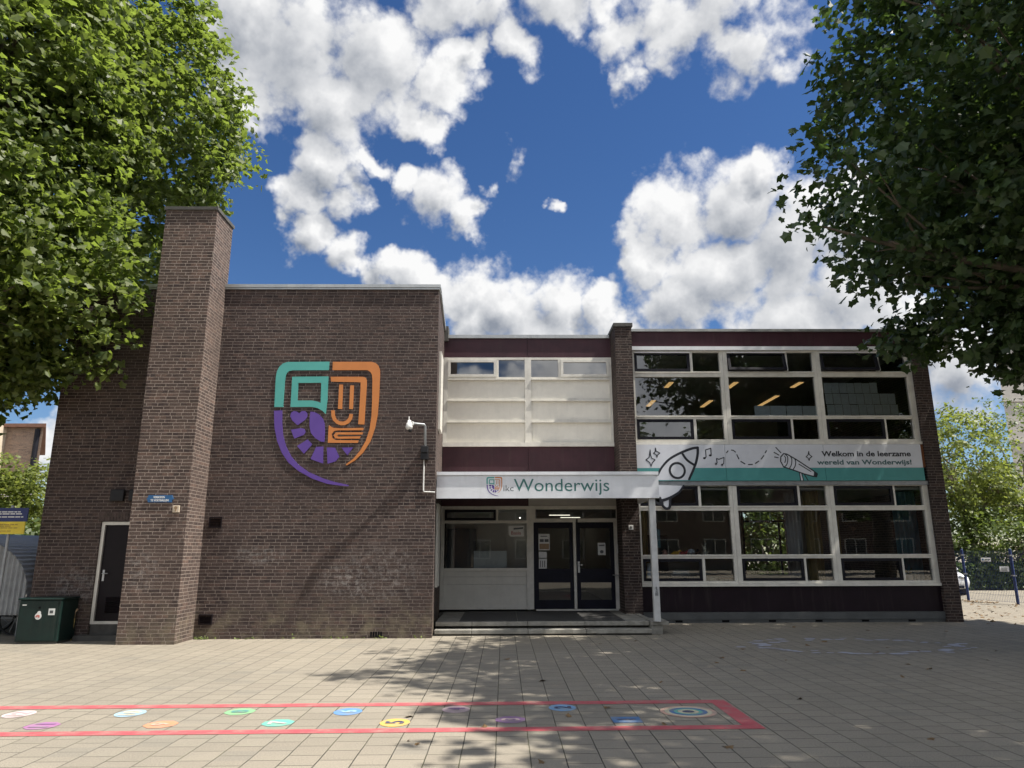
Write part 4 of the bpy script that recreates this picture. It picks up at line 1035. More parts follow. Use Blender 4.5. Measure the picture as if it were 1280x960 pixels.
# small things on the chimney and hall wall
sg = thing('wall_sign', 'small blue enamel sign with white lettering high on the chimney', 'sign', (-6.72, 14.12, 2.64))
q = MB()
q.plate([(-6.985, 2.705), (-6.955, 2.735), (-6.95, 2.775), (-6.485, 2.775), (-6.48, 2.735), (-6.45, 2.705), (-6.48, 2.675), (-6.485, 2.635), (-6.95, 2.635), (-6.955, 2.675)], 14.10, 14.117); pl = q.build('plate', 'sign_blue', sg)
q = MB(); wall_text(q, 'VERBODEN', -6.85, 2.715, 14.0965, w=.22, h=.042, bold=.02, cap=True); wall_text(q, 'TE VOETBALLEN', -6.90, 2.655, 14.0965, w=.35, h=.042, bold=.02, cap=True); q.build('lettering', 'plastic_white', sg)
pq = thing('wall_plaque', 'small tan plaque with a dark relief under the blue chimney sign', 'plaque', (-6.385, 14.12, 2.44))
q = MB(); q.bevbox(-6.45, -6.318, 14.085, 14.118, 2.44, 2.572, .008); q.build('plate', 'tan_stone', pq)
q = MB(); q.plate(circle_pts(-6.385, 2.53, .032, 14), 14.078, 14.084); q.plate([(-6.40, 2.46), (-6.37, 2.46), (-6.375, 2.50), (-6.395, 2.50)], 14.078, 14.084); q.build('relief', 'wood', pq)
for (x0, x1, lb) in ((-8.10, -7.82, 'black square wall lamp left of its twin above the side door'), (-7.72, -7.44, 'black wall lamp against the chimney above the side door')):
    t = thing('wall_lamp', lb, 'wall lamp', ((x0 + x1) / 2, 14.95, 2.71), 'black lamps above the side door')
    q = MB(); q.bevbox(x0, x1, 14.82, 14.90, 2.71, 2.95, .02); q.build('lamp_body', 'plastic_dark', t)
    q = MB(); q.box(x0 + .06, x1 - .06, 14.902, 14.949, 2.77, 2.89); q.build('back_box', 'black_void', t)
# papers on the doors and window
p = thing('door_poster', 'large photo poster taped at the top of the left door glass', 'poster', (1.0, 18.10, 1.70))
q = MB(); q.box(.872, 1.148, 18.098, 18.100, 1.70, 2.10); q.build('sheet', 'paper', p)
q = MB(); q.box(.90, 1.00, 18.0965, 18.098, 1.90, 1.97); q.box(1.02, 1.12, 18.0965, 18.098, 1.90, 1.97); q.box(.92, 1.09, 18.0965, 18.098, 2.03, 2.05); q.build('photo', 'room_dark', p)
q = MB(); q.box(.89, 1.13, 18.0965, 18.098, 1.725, 1.86); q.build('photo', 'wood', p)
p = thing('door_notice', 'white notice taped below the poster on the left door', 'notice', (.97, 18.10, 1.51))
q = MB(); q.box(.875, 1.07, 18.098, 18.100, 1.52, 1.665); q.build('sheet', 'paper', p)
p = thing('door_notice', 'lined notice lowest of the papers on the left door', 'notice', (.97, 18.10, 1.26))
q = MB(); q.box(.875, 1.07, 18.098, 18.100, 1.262, 1.495); q.build('sheet', 'paper', p)
q = MB()
for i in range(3): q.box(.905 + i * .05, .925 + i * .05, 18.0965, 18.098, 1.29, 1.45)
q.build('lines', 'room_dark', p)
p = thing('door_notice', 'single paper with a dark emblem on the right entrance door', 'notice', (2.44, 18.10, 1.58))
q = MB(); q.box(2.345, 2.535, 18.098, 18.100, 1.58, 1.875); q.build('sheet', 'paper', p)
q = MB(); q.plate(circle_pts(2.44, 1.66, .045, 16, .04), 18.0965, 18.098); q.box(2.37, 2.51, 18.0965, 18.098, 1.80, 1.83); q.build('print', 'room_dark', p)
p = thing('window_poster', 'white poster with red writing taped in the entrance window', 'poster', (.31, 18.15, 2.03))
q = MB(); q.plate([(.13, 2.09), (.17, 2.035), (.505, 2.035), (.505, 2.30), (.125, 2.30)], 18.126, 18.1275); q.build('sheet', 'paper', p)
q = MB(); wall_text(q, 'Basis', .19, 2.085, 18.121, w=.24, h=.085, cap=True); q.build('writing', 'lamp_red', p)
q = MB(); q.plate([(.25, 2.205), (.49, 2.225), (.49, 2.265), (.25, 2.245)], 18.122, 18.1245); q.build('stripe', 'ink_grey', p)

# ================================================================== PLAYGROUND PAINT
HX = lambda x: 8.73 + (x - 2.5) * .016            # the line of the game board is a touch askew to the tiles
q = MB(); q.quad((-14, HX(-14) - .07, .004), (2.555, HX(2.5) - .07, .004), (2.555, HX(2.5) + .10, .004), (-14, HX(-14) + .10, .004))
q.quad((-14, HX(-14) - 1.27, .004), (2.555, HX(2.5) - 1.27, .004), (2.555, HX(2.5) - 1.11, .004), (-14, HX(-14) - 1.11, .004))
q.quad((2.37, HX(2.5) - 1.108, .004), (2.555, HX(2.5) - 1.108, .004), (2.555, HX(2.5) - .072, .004), (2.37, HX(2.5) - .072, .004)); tag(q.build('hopscotch_outline', RED), 'red painted outline of the long hopscotch board on the tiles', 'floor marking')
spots = [('1', 1.261, 7.871, 'dblue', 'navy', 'dark blue square', True), ('2', .65, 8.457, 'lblue', 'navy', 'mid blue round', False), ('3', .069, 7.902, 'violet', 'pink', 'violet round', True),
         ('4', -.523, 8.407, 'pink', 'violet', 'pink round', False), ('5', -1.102, 7.803, 'yellow', 'navy', 'yellow round', False), ('6', -1.687, 8.319, 'blue', 'sky', 'bright blue round', False),
         ('7', -2.289, 7.823, 'teal', 'white', 'turquoise octagonal', True), ('8', -2.864, 8.35, 'green', 'mint', 'green octagonal', True), ('9', -3.454, 7.784, 'orange', 'peach', 'orange octagonal', True),
         ('10', -4.023, 8.303, 'sky', 'cream', 'sky blue round', False), ('11', -4.627, 7.76, 'purple', 'violet', 'purple octagonal', True), ('12', -5.206, 8.296, 'white', 'pink', 'whitish pink round', False)]
for (num, x, y, c1, c2, desc, octo) in spots:
    t = thing('hopscotch_spot', f'{desc} spot with the number {num} painted in the hopscotch', 'floor marking', (x, y, .004), 'numbered hopscotch spots')
    q = MB()
    if num == '1': P = [(x - .15, y - .13), (x + .15, y - .13), (x + .15, y + .13), (x - .15, y + .13)]
    elif octo: P = [(x + .165 * math.cos(R(22.5 + 45 * i)), y + .165 * math.sin(R(22.5 + 45 * i))) for i in range(8)]
    else: P = circle_pts(x, y, .152, 36, .175)
    q.add([(a, b_, .004) for a, b_ in P], [tuple(range(len(P)))]); q.build('spot', 'paint_' + c1, t)
    v, f = text_shape(num, None, .19, .03); wv = max(a for a, _ in v)
    q = MB(); q.add([(x + .095 - b_, y - wv / 2 + a, .008) for a, b_ in v], f); q.build('digit', 'paint_' + c2, t)
t = thing('rainbow_target', 'round target of rainbow rings painted at the end of the hopscotch', 'floor marking', (1.99, 8.23, .004))
for i, (r0, r1, c_) in enumerate(((.30, .255, 'peach'), (.253, .205, 'cream'), (.203, .155, 'dblue'), (.153, .115, 'teal'), (.113, .065, 'cream'), (.063, .0, 'navy'))):
    q = MB(); n = 48; o_ = circle_pts(1.99, 8.23, r0, n, r0 * .93)
    if r1 > 0:
        i_ = circle_pts(1.99, 8.23, r1, n, r1 * .93)
        q.add([(a, b_, .004) for a, b_ in o_ + i_], [(k, (k + 1) % n, n + (k + 1) % n, n + k) for k in range(n)])
    else: q.add([(a, b_, .004) for a, b_ in o_], [tuple(range(n))])
    q.build('ring', 'paint_' + c_, t)
# ring of faded painted blobs before the classroom wing
pr_ = thing('painted_ring', 'large ring of faded whitish paint blobs on the shaded tiles', 'floor marking', (6.38, 13.5, .004))
for i in range(58):
    a = i / 58 * 2 * math.pi + rnd.uniform(-.03, .03)
    rr = 1 + rnd.uniform(-.16, .16)
    cx, cy = 6.38 + 1.85 * rr * math.cos(a), 13.5 + 1.0 * rr * math.sin(a)
    n = 12; ph = rnd.uniform(0, 6); sz_ = rnd.uniform(.06, .13)
    q = MB(); q.add([(cx + sz_ * (1 + .2 * math.sin(3 * k + ph)) * math.cos(2 * math.pi * k / n), cy + .65 * sz_ * (1 + .2 * math.cos(2 * k + ph)) * math.sin(2 * math.pi * k / n), .004 + .0006 * (i % 5)) for k in range(n)], [tuple(range(n))]); q.build('paint_blob', 'paint_faded', pr_)

# ================================================================== LEFT SIDE
cb = thing('utility_cabinet', 'dark green utility cabinet with stickers standing against the brick wall', 'utility cabinet', (-8.85, 14.45, 0))
q = MB(); q.bevbox(-9.27, -8.47, 14.30, 14.86, .04, .80, .012); body = q.build('cabinet_body', 'cabinet_green', cb)
q = MB(); q.box(-9.25, -8.49, 14.33, 14.84, 0, .039); q.build('base', 'concrete_dark', cb)
q = MB(); q.bevbox(-9.29, -8.45, 14.27, 14.88, .802, .835, .01); q.build('lid', 'cabinet_green', cb)
q = MB(); q.box(-9.225, -8.52, 14.29, 14.299, .07, .78); dr_ = q.build('door', 'cabinet_green', cb)
q = MB(); q.plate(circle_pts(-8.875, .505, .062, 24, .062), 14.283, 14.287); q.plate(circle_pts(-8.865, .565, .035, 20), 14.2835, 14.2865); q.build('round_sticker', 'paper', dr_)
q = MB(); q.plate([(-8.93, .50), (-8.90, .53), (-8.85, .53), (-8.84, .49), (-8.86, .47), (-8.88, .50), (-8.91, .48)], 14.281, 14.2828); q.build('sticker_print', 'sticker_red', dr_)
q = MB(); q.box(-8.69, -8.57, 14.283, 14.287, .525, .645); q.build('square_sticker', 'paper', dr_)
q = MB(); q.box(-8.665, -8.60, 14.281, 14.2828, .56, .61); q.build('sticker_print', 'plinth', dr_)
q = MB(); q.box(-9.20, -9.12, 14.283, 14.287, .70, .722); q.build('label_plate', 'plastic_white', dr_)
q = MB(); q.plate(circle_pts(-8.87, .66, .018, 12), 14.28, 14.287); q.build('lock', 'black_void', dr_)
q = MB(); q.tube([(-8.51, 14.80, 0), (-8.49, 14.80, .42)], .030, 10); pp_ = q.build('gas_pipe', 'curtain_ochre'); tag(pp_, 'short yellowish pipe rising between green cabinet and side door', 'pipe')
q = MB(); q.tube([(-8.49, 14.80, .42), (-8.485, 14.80, .54), (-8.46, 14.84, .59)], .022, 8); o = q.build('pipe_top', 'wood', None); o.parent = pp_; o.location = -pp_.location; 

# bicycle shelter with corrugated barrel roof
sh = thing('bicycle_shed', 'grey corrugated bicycle shelter with rounded roof beside the school', 'bicycle shed', (-11.6, 16.5, 0))
def shed_prof(t_):    # arc from the left eave over to the right eave
    a = math.pi * (1 - t_); return (-11.62 + 1.78 * math.cos(a), .72 + 1.36 * math.sin(a) ** .8)
q = MB(); N_ = 150; vs = []; fs_ = []
for j in range(2):
    for i in range(N_ + 1):
        x, z = shed_prof(i / N_); nx, nz = (x + 11.62), (z - .72); l = math.hypot(nx, nz) or 1
        o_ = .014 * math.cos(i * math.pi * .5)
        vs.append((x + nx / l * o_, 15.34 + j * 6.5, z + nz / l * o_))
for i in range(N_): fs_.append((i, i + 1, N_ + 2 + i, N_ + 1 + i))
q.add(vs, fs_, True); q.build('barrel_roof', 'shed_roof', sh)
q = MB(); xs_ = np.linspace(-13.36, -9.86, 220)
def arc_z(x):
    c = max(-1, min(1, (x + 11.62) / 1.78)); return .72 + 1.36 * max(0, 1 - c * c) ** .4
top = [(x, 15.36 + .022 * math.sin(x * 2 * math.pi / .105), arc_z(x)) for x in xs_]; bot = [(x, y, .44) for x, y, z in top]
q.add(bot + top, [(i, i + 1, 220 + i + 1, 220 + i) for i in range(219)], True); q.build('end_wall', 'galv', sh)
for x in (-13.2, -10.02):
    for y in (15.5, 18.6, 21.6): q = MB(); q.box(x - .03, x + .03, y, y + .06, 0, .9); q.build('post', 'galv', sh)
def bicycle(x, y, label):
    t = thing('parked_bicycle', label, 'bicycle', (x, y, 0), 'bicycles parked in the shelter')
    for dx in (-.5, .5):
        w = MB(); w.tube([(x + dx + .33 * math.cos(a), y, .34 + .33 * math.sin(a)) for a in np.linspace(0, 2 * math.pi, 29)], .022, 6, cap=False); wh = w.build('wheel', 'rubber', t)
        w = MB()
        for k in range(10): a = k * math.pi / 5; w.tube([(x + dx, y, .34), (x + dx + .32 * math.cos(a), y, .34 + .32 * math.sin(a))], .003, 4)
        w.build('spokes', 'steel', wh)
    w = MB(); w.tube([(x - .5, y, .34), (x - .1, y, .32), (x + .35, y, .82), (x - .2, y, .85), (x - .1, y, .32)], .018, 8); w.tube([(x - .5, y, .34), (x - .2, y, .82), (x - .22, y, .95)], .014, 8); w.tube([(x + .5, y, .34), (x + .36, y, .78), (x + .33, y, 1.02)], .016, 8); w.build('frame', 'plastic_dark', t)
    w = MB(); w.ball((x - .22, y, .98), .13, .07, .035); w.build('saddle', 'rubber', t)
    w = MB(); w.tube([(x + .25, y - .28, 1.04), (x + .34, y - .1, 1.05), (x + .34, y + .1, 1.05), (x + .25, y + .28, 1.04)], .013, 8); w.build('handlebar', 'steel', t)
bicycle(-10.75, 15.75, 'dark bicycle parked under the corrugated shelter, nearest the end wall')
bicycle(-10.6, 16.5, 'dark bicycle parked behind another under the corrugated shelter')
bicycle(-11.9, 16.1, 'dark bicycle far left under the corrugated shelter')

sn = thing('notice_board', 'blue and yellow notice board on a grey pole left of the school', 'sign', (-9.75, 14.6, 0))
q = MB(); q.tube([(-9.93, 14.66, 0), (-9.93, 14.66, 2.62)], .028, 10); q.build('pole', 'galv', sn)
q = MB(); q.box(-10.45, -9.57, 14.61, 14.63, 2.295, 2.565); q.build('blue_panel', 'sign_navy', sn)
q = MB(); q.box(-10.45, -9.60, 14.61, 14.63, 2.05, 2.292); q.build('yellow_panel', 'sign_yellow', sn)
q = MB(); w_ = random.Random(3)
for z, xe in ((2.475, -9.69), (2.435, -9.69), (2.375, -9.655)):
    x = -10.40
    while x < xe - .02:
        l = min(w_.uniform(.05, .14), xe - x); q.box(x, x + l, 14.606, 14.609, z, z + .020); x += l + .018
    q.build('text_line', 'plastic_white', sn); q = MB()
for z, xs0, xe in ((2.225, -10.35, -9.74), (2.195, -10.25, -9.85), (2.160, -10.35, -9.74), (2.10, -10.2, -9.86)):
    x = xs0
    while x < xe - .02:
        l = min(w_.uniform(.05, .14), xe - x); q.box(x, x + l, 14.606, 14.609, z, z + .017); x += l + .018
    q.build('text_line', 'sign_brown', sn); q = MB()

def block(name, label, x0, x1, y0, y1, h, wall, wins=(), roof='roof_tile', group=None, face='front', ledges=(), skew=0.0):
    t = thing(name, label, 'building', ((x0 + x1) / 2, (y0 + y1) / 2, 0), group)
    q = MB(); q.prism([(x0, y0), (x1, y0), (x1 + skew, y1), (x0 + skew, y1)], 0, h); q.build('wall', wall, t)
    q = MB(); q.prism([(x0 - .35, y0 - .35), (x1 + .35, y0 - .35), (x1 + .35 + skew, y1 + .35), (x0 - .35 + skew, y1 + .35)], h + .003, h + .22); q.build('roof_edge', roof, t)
    for z in ledges: q = MB(); q.box(x0 - .1, x1 + .1, y0 - .12, y0 - .002, z, z + .25); q.build('ledge', 'soffit', t)
    sgn, yf = (-1, y0) if face == 'front' else (1, y1)
    for (wx, wz, ww, wh) in wins:
        f = MB(); ya, yb = sorted((yf + sgn * .002, yf + sgn * .07))
        f.box(wx, wx + ww, ya, yb, wz, wz + .09); f.box(wx, wx + ww, ya, yb, wz + wh - .09, wz + wh)
        f.box(wx, wx + .09, ya, yb, wz + .09, wz + wh - .09); f.box(wx + ww - .09, wx + ww, ya, yb, wz + .09, wz + wh - .09)
        f.box(wx + ww / 2 - .04, wx + ww / 2 + .04, ya, yb, wz + .09, wz + wh - .09)
        fr = f.build('window', 'frame_paint', t)
        p = MB(); yy = yf + sgn * .03; p.box(wx + .09, wx + ww / 2 - .04, min(yy, yy + sgn * .01), max(yy, yy + sgn * .01), wz + .09, wz + wh - .09)
        p.box(wx + ww / 2 + .04, wx + ww - .09, min(yy, yy + sgn * .01), max(yy, yy + sgn * .01), wz + .09, wz + wh - .09); p.build('pane', 'car_dark', fr)
    return t
fl = block('brick_flat', 'tan brick flat with dark downpipe rising behind the left trees', -46, -29.3, 45, 58, 9.4, 'brick_far', [(-33.2, 6.2, 1.2, 1.6), (-36.5, 6.2, 1.6, 1.6), (-33.2, 3.2, 1.2, 1.6)], 'roof_tile', ledges=(5.0,), skew=-8.6)
q = MB(); q.tube([(-29.6, 44.93, .2), (-29.6, 44.93, 9.3)], .16, 8); q.build('downpipe', 'sash_dark', fl)
q = MB(); q.box(-33.6, -31.6, 44.2, 44.998, 0, 9.6); q.build('stair_bay', 'tan_stone', fl)
block('apartment_block', 'grey brown apartment block behind the trees at the right edge', 37.7, 62, 52, 66, 17.5, 'house_render', [(43, 13.2, 1.6, 1.5), (46, 13.2, 1.6, 1.5), (43, 10.2, 1.6, 1.5), (46, 10.2, 1.6, 1.5)], 'sash_dark', ledges=(12.5, 9.4), skew=10.6)
# street behind the photographer, mirrored in the glass; row lengthened rightward to block sky
wn_ = []
for fz in (1.0, 4.0):
    for k in range(26): wn_.append((-27 + k * 4, fz, 1.9, 1.6))
block('terraced_houses', 'long brown brick row of houses across the street mirrored in the door glass', -30, 78, -34, -26, 7.2, 'brick_street', wn_, 'roof_tile', face='back')

# ================================================================== RIGHT SIDE
fn = thing('mesh_fence', 'blue wire mesh fence with two round posts right of the school', 'fence', (15.9, 23.7, 0))
FP = [(15.30, 26.40), (15.66, 24.75), (16.05, 22.93), (16.47, 21.0), (16.9, 19.0)]
for x, y in FP:
    q = MB(); q.tube([(x, y, 0), (x, y, 1.68)], .040, 10); q.lathe((x, y, 1.68), [(.043, 0), (.043, .015), (0, .03)], 10); p_ = q.build('post', 'fence_blue', fn)
    q = MB(); q.box(x - .06, x + .06, y - .045, y + .045, .86, .90); q.box(x - .06, x + .06, y - .045, y + .045, 1.48, 1.52); q.build('clamp', 'galv', p_)
for i in range(len(FP) - 1):
    (x0, y0), (x1, y1) = FP[i], FP[i + 1]; q = MB(); L = math.hypot(x1 - x0, y1 - y0)
    n = int(L / .06)
    for k in range(1, n): t_ = k / n; q.tube([(x0 + (x1 - x0) * t_, y0 + (y1 - y0) * t_, .06), (x0 + (x1 - x0) * t_, y0 + (y1 - y0) * t_, 1.64)], .0035, 4, cap=False, smooth=False)
    for k in range(9): z = .07 + k * .195; q.tube([(x0, y0, z), (x1, y1, z)], .004, 4, cap=False, smooth=False)
    q.build('mesh_panel', 'fence_blue', fn)
t = thing('fence_sign', 'small white sign with a blue mark high on the mesh fence', 'sign', (15.83, 23.86, 1.26))
q = MB(); q.box(15.66, 15.98, 23.80, 23.81, 1.30, 1.42); pl_ = q.build('plate', 'plastic_white', t)
q = MB(); q.box(15.69, 15.74, 23.79, 23.798, 1.33, 1.39); q.build('blue_mark', 'sign_blue', pl_)
for i in range(4): q = MB(); q.box(15.78 + i * .045, 15.81 + i * .045, 23.79, 23.798, 1.34, 1.375); q.build('letter', 'ink_grey', pl_)
t = thing('fence_sign', 'lower pale grey sign on the mesh fence beside its right post', 'sign', (15.95, 23.1, 1.0))
q = MB(); q.box(15.72, 16.02, 23.05, 23.06, 1.0, 1.155); pl_ = q.build('plate', 'canopy_white', t)
for i in range(3): q = MB(); q.box(15.76, 15.97, 23.04, 23.048, 1.03 + i * .04, 1.042 + i * .04); q.build('text_line', 'ink_grey', pl_)

# white car, mostly hidden behind the end of the school
def car(cx, cy, rot, label):
    t = thing('parked_car', label, 'car', (0, 0, 0)); M = Matrix.Translation((cx, cy, 0)) @ Matrix.Rotation(rot, 4, 'Z')
    sect = [(-2.0, .32, .62, .78), (-1.92, .24, .74, .86), (-1.5, .22, .84, .87), (-.95, .2, .92, .88), (.6, .2, .95, .88), (1.4, .22, .93, .87), (1.9, .26, .86, .84), (1.98, .36, .76, .76)]
    vs = []; ns = 14
    for (lx, zb, zt, hw) in sect:
        for k in range(ns):
            a = 2 * math.pi * k / ns; c, s_ = math.cos(a), math.sin(a)
            x = hw * math.copysign(abs(c) ** .35, c); z = (zb + zt) / 2 + (zt - zb) / 2 * math.copysign(abs(s_) ** .5, s_)
            vs.append((x, lx, z))
    fs_ = [(i * ns + k, i * ns + (k + 1) % ns, (i + 1) * ns + (k + 1) % ns, (i + 1) * ns + k) for i in range(len(sect) - 1) for k in range(ns)]
    fs_ += [tuple(range(ns - 1, -1, -1)), tuple(range((len(sect) - 1) * ns, len(sect) * ns))]
    T = lambda b: setattr(b, 'v', [tuple(M @ Vector(v)) for v in b.v]) or b
    q = MB(); q.add(vs, fs_, True); b_ = T(q).build('body', 'car_white', t)
    cab = [(-1.05, .90, .70, .90), (-.35, 1.38, .60, .90), (.7, 1.42, .60, .90), (1.55, .95, .70, .92)]
    q = MB(); vs = []
    for (lx, zt, hw, zb) in cab: vs += [(-.80 if lx in (-1.05, 1.55) else -.79, lx, zb), (.80 if lx in (-1.05, 1.55) else .79, lx, zb), (hw, lx, zt), (-hw, lx, zt)]
    fs_ = [(i * 4 + k, i * 4 + (k + 1) % 4, (i + 1) * 4 + (k + 1) % 4, (i + 1) * 4 + k) for i in range(3) for k in range(4)] + [(3, 2, 1, 0), (12, 13, 14, 15)]
    q.add(vs, fs_); T(q).build('cabin_glass', 'car_dark', t)
    q = MB(); q.bevbox(-.61, .61, -.38, .74, 1.375, 1.45, .03)
    for sx in (-1, 1): q.tube([(sx * .79, -1.05, .93), (sx * .62, -.35, 1.40)], .03, 6); q.tube([(sx * .79, 1.5, .95), (sx * .62, .70, 1.42)], .045, 6)
    T(q).build('roof', 'car_white', t)
    for sx in (-1, 1):
        for ly in (-1.22, 1.25):
            q = MB(); q.tube([(sx * .70, ly, .31), (sx * .89, ly, .31)], .31, 22); w = T(q).build('wheel', 'rubber', t)
            q = MB(); q.tube([(sx * .87, ly, .31), (sx * .905, ly, .31)], .19, 16); T(q).build('rim', 'steel', w)
        q = MB(); q.ball((sx * .62, -1.93, .66), .16, .09, .075); T(q).build('headlight', 'steel', t)
    q = MB(); q.box(-.26, .26, -2.035, -2.02, .40, .51); T(q).build('number_plate', 'plate_yellow', t)
    q = MB(); q.box(-.62, .62, -2.03, -1.97, .27, .37); T(q).build('grille', 'car_dark', t)
    return t
car(17.0, 29.3, R(-14), 'white car parked beyond the blue fence, half hidden by the school')

# ================================================================== FOLIAGE
def leaf_mesh(name, mat, parent, root, cent, nrm, size, seed, kind='plane', yaw=None):
    """many small lobed leaves as one mesh, each with its own place, tilt and size"""
    r_ = np.random.RandomState(seed); n = len(cent)
    if kind == 'plane':
        hv = np.array([(0, 0), (.40, -.04), (.36, .22), (.58, .50), (.25, .66), (0, 1.0)], np.float32)
        hv[:, 1] -= .3
        lf = np.column_stack([hv[:, 0], hv[:, 1], -.28 * hv[:, 0]])
        rt = np.column_stack([-hv[::-1, 0], hv[::-1, 1], -.28 * hv[::-1, 0]])
        tv = np.vstack([lf, rt]); fsz = 6
    else:
        tv = np.array([(-.30, -.5, 0), (.30, -.5, 0), (.34, .3, -.08), (-.0, .62, 0), (0, .62, 0), (-.34, .3, -.08)], np.float32)[[0, 1, 2, 3, 5]]; fsz = 5
    k = len(tv); nf = k // fsz
    nrm = nrm / (np.linalg.norm(nrm, axis=1, keepdims=True) + 1e-9)
    rv = r_.normal(size=(n, 3)); u = np.cross(nrm, rv); u /= (np.linalg.norm(u, axis=1, keepdims=True) + 1e-9)
    v = np.cross(nrm, u)
    V = cent[:, None, :] + size[:, None, None] * (tv[None, :, 0:1] * u[:, None, :] + tv[None, :, 1:2] * v[:, None, :] + tv[None, :, 2:3] * nrm[:, None, :])
    V = V.reshape(-1, 3).astype(np.float32)
    org = ORIG.get(root.name, Vector((0, 0, 0))); V -= np.array(org, np.float32)
    me = bpy.data.meshes.new(name); N = len(V)
    me.vertices.add(N); me.vertices.foreach_set('co', V.ravel())
    me.loops.add(N); me.loops.foreach_set('vertex_index', np.arange(N, dtype=np.int32))
    F = n * nf
    me.polygons.add(F); me.polygons.foreach_set('loop_start', np.arange(F, dtype=np.int32) * fsz)
    try: me.polygons.foreach_set('loop_total', np.full(F, fsz, np.int32))
    except Exception: pass
    me.update(calc_edges=True); me.validate()
    me.materials.append(MATS[mat])
    o = bpy.data.objects.new(name, me); COL.objects.link(o); o.parent = parent
    return o

def limb(q, a, b, r0, r1, seed, bend=.12, n=5):
    rr = random.Random(seed); a, b = Vector(a), Vector(b); L = (b - a).length; pts = []
    off = Vector((rr.uniform(-1, 1), rr.uniform(-1, 1), rr.uniform(-.2, .8))) * L * bend
    for i in range(n + 1):
        t_ = i / n; pts.append(a.lerp(b, t_) + off * math.sin(math.pi * t_))
    q.tube(pts, r0, 8, r1)
    return pts

def tree(name, label, base, trunk_h, trunk_r, blobs, clumps, per, leaf, spread, seed, mat='leaf_plane', bark='bark', kind='plane', group=None, keep=None, shell=.55, limbs=26, up=.75, twigs=True):
    """trunk, limbs that reach into the crown, and a crown of leaf clumps spread through ellipsoids; keep(x,y,z) leaves out what would stand inside a building"""
    r_ = np.random.RandomState(seed)
    t = thing(name, label, 'tree', base, group)
    vol = np.array([b[3] * b[4] * b[5] for b in blobs]) ** .67; vol = vol / vol.sum()
    C_ = []; D_ = []
    while len(C_) < clumps:
        b = blobs[r_.choice(len(blobs), p=vol)]
        d = r_.normal(size=3); d /= np.linalg.norm(d)
        rad = (r_.uniform(0, 1) ** (1 / 3.)) if r_.uniform() > shell else r_.uniform(.82, 1.02)
        rad *= 1 + .13 * math.sin(3.1 * d[0] * 2 + seed) * math.cos(4.3 * d[2] + b[0]) + .06 * math.sin(9 * d[1] + 7 * d[2])
        p = np.array(b[:3]) + d * rad * np.array(b[3:6])
        if keep is not None and not keep(*p): continue
        C_.append(p); D_.append(d)
    C_ = np.array(C_); D_ = np.array(D_)
    # leaves hang in flattened sprays round each clump
    cnt = r_.poisson(per, len(C_)); idx = np.repeat(np.arange(len(C_)), cnt); n = len(idx)
    sp = spread * r_.uniform(.55, 1.35, len(C_))
    ofs = np.clip(r_.normal(size=(n, 3)), -1.55, 1.55) * np.array([.62, .62, .40]); ofs *= sp[idx][:, None]
    cent = C_[idx] + ofs; cent[:, 2] -= .10 * np.abs(ofs[:, 0] + ofs[:, 1])
    if keep is not None:
        ok = np.array([keep(*p) for p in cent]); cent = cent[ok]; idx = idx[ok]; n = len(cent)
    nrm = r_.normal(size=(n, 3)) * .62 + np.array([0, 0, up]) + D_[idx] * .45
    size = leaf * r_.uniform(.45, 1.4, n)
    # trunk and limbs
    q = MB(); bx, by, bz = base; top = (bx + .1, by + .05, trunk_h)
    limb(q, base, top, trunk_r, trunk_r * .72, seed, .02, 6)
    q.tube([(bx, by, 0), (bx, by, .25)], trunk_r * 1.35, 10, trunk_r)
    tr = q.build('trunk', bark, t)
    q = MB(); rr = random.Random(seed + 5)
    sel = rr.sample(range(len(C_)), min(limbs, len(C_)))
    for i, ci in enumerate(sel):
        c = Vector(C_[ci]); s0 = Vector(top) + Vector((0, 0, rr.uniform(-.4, .6)))
        mid = s0.lerp(c, .55) + Vector((0, 0, rr.uniform(.1, .9)))
        rb = trunk_r * rr.uniform(.22, .42)
        pts = limb(q, s0, mid, rb, rb * .55, seed + i, .10, 4)
        limb(q, mid, c, rb * .55, rb * .12, seed + i + 99, .10, 4)
        if twigs:
            near = np.argsort(((C_ - np.array(c)) ** 2).sum(1))[1:5]
            for k in near: limb(q, mid.lerp(c, rr.uniform(.2, .9)), C_[k], rb * .22, .006, seed + int(k), .10, 3)
    q.build('limbs', bark, t)
    leaf_mesh('crown', mat, t, t, cent, nrm, size, seed + 1, kind)
    return t

def not_school(x, y, z):
    if -9.7 < x < -1.2 and 14.85 < y < 28 and z < 7.7: return False
    if -1.6 < x < 11.2 and 17.45 < y < 28 and z < 7.5: return False
    if -7.45 < x < -5.9 and y < 15.15 and z < 9.2: return False
    return True
def left_keep(x, y, z):
    if not not_school(x, y, z): return False
    # nothing leans in front of the chimney stack
    if y < 15.1 and z < 9.3 and x > -7.44: return False
    return True
tree('plane_tree', 'large sunlit plane tree reaching over the hall roof left of the chimney', (-13.6, 15.6, 0), 4.6, .34,
     [(-11.9, 13.2, 9.6, 3.7, 4.4, 5.4), (-13.4, 13.5, 6.4, 3.9, 4.2, 3.0), (-10.3, 17.6, 12.6, 2.9, 2.5, 4.5), (-9.2, 14.0, 7.0, 1.8, 1.0, 2.0), (-13.0, 14.0, 14.5, 4.6, 4.4, 4.6)],
     2800, 50, .152, .46, 11, 'leaf_plane', keep=left_keep, group='plane trees around the schoolyard')
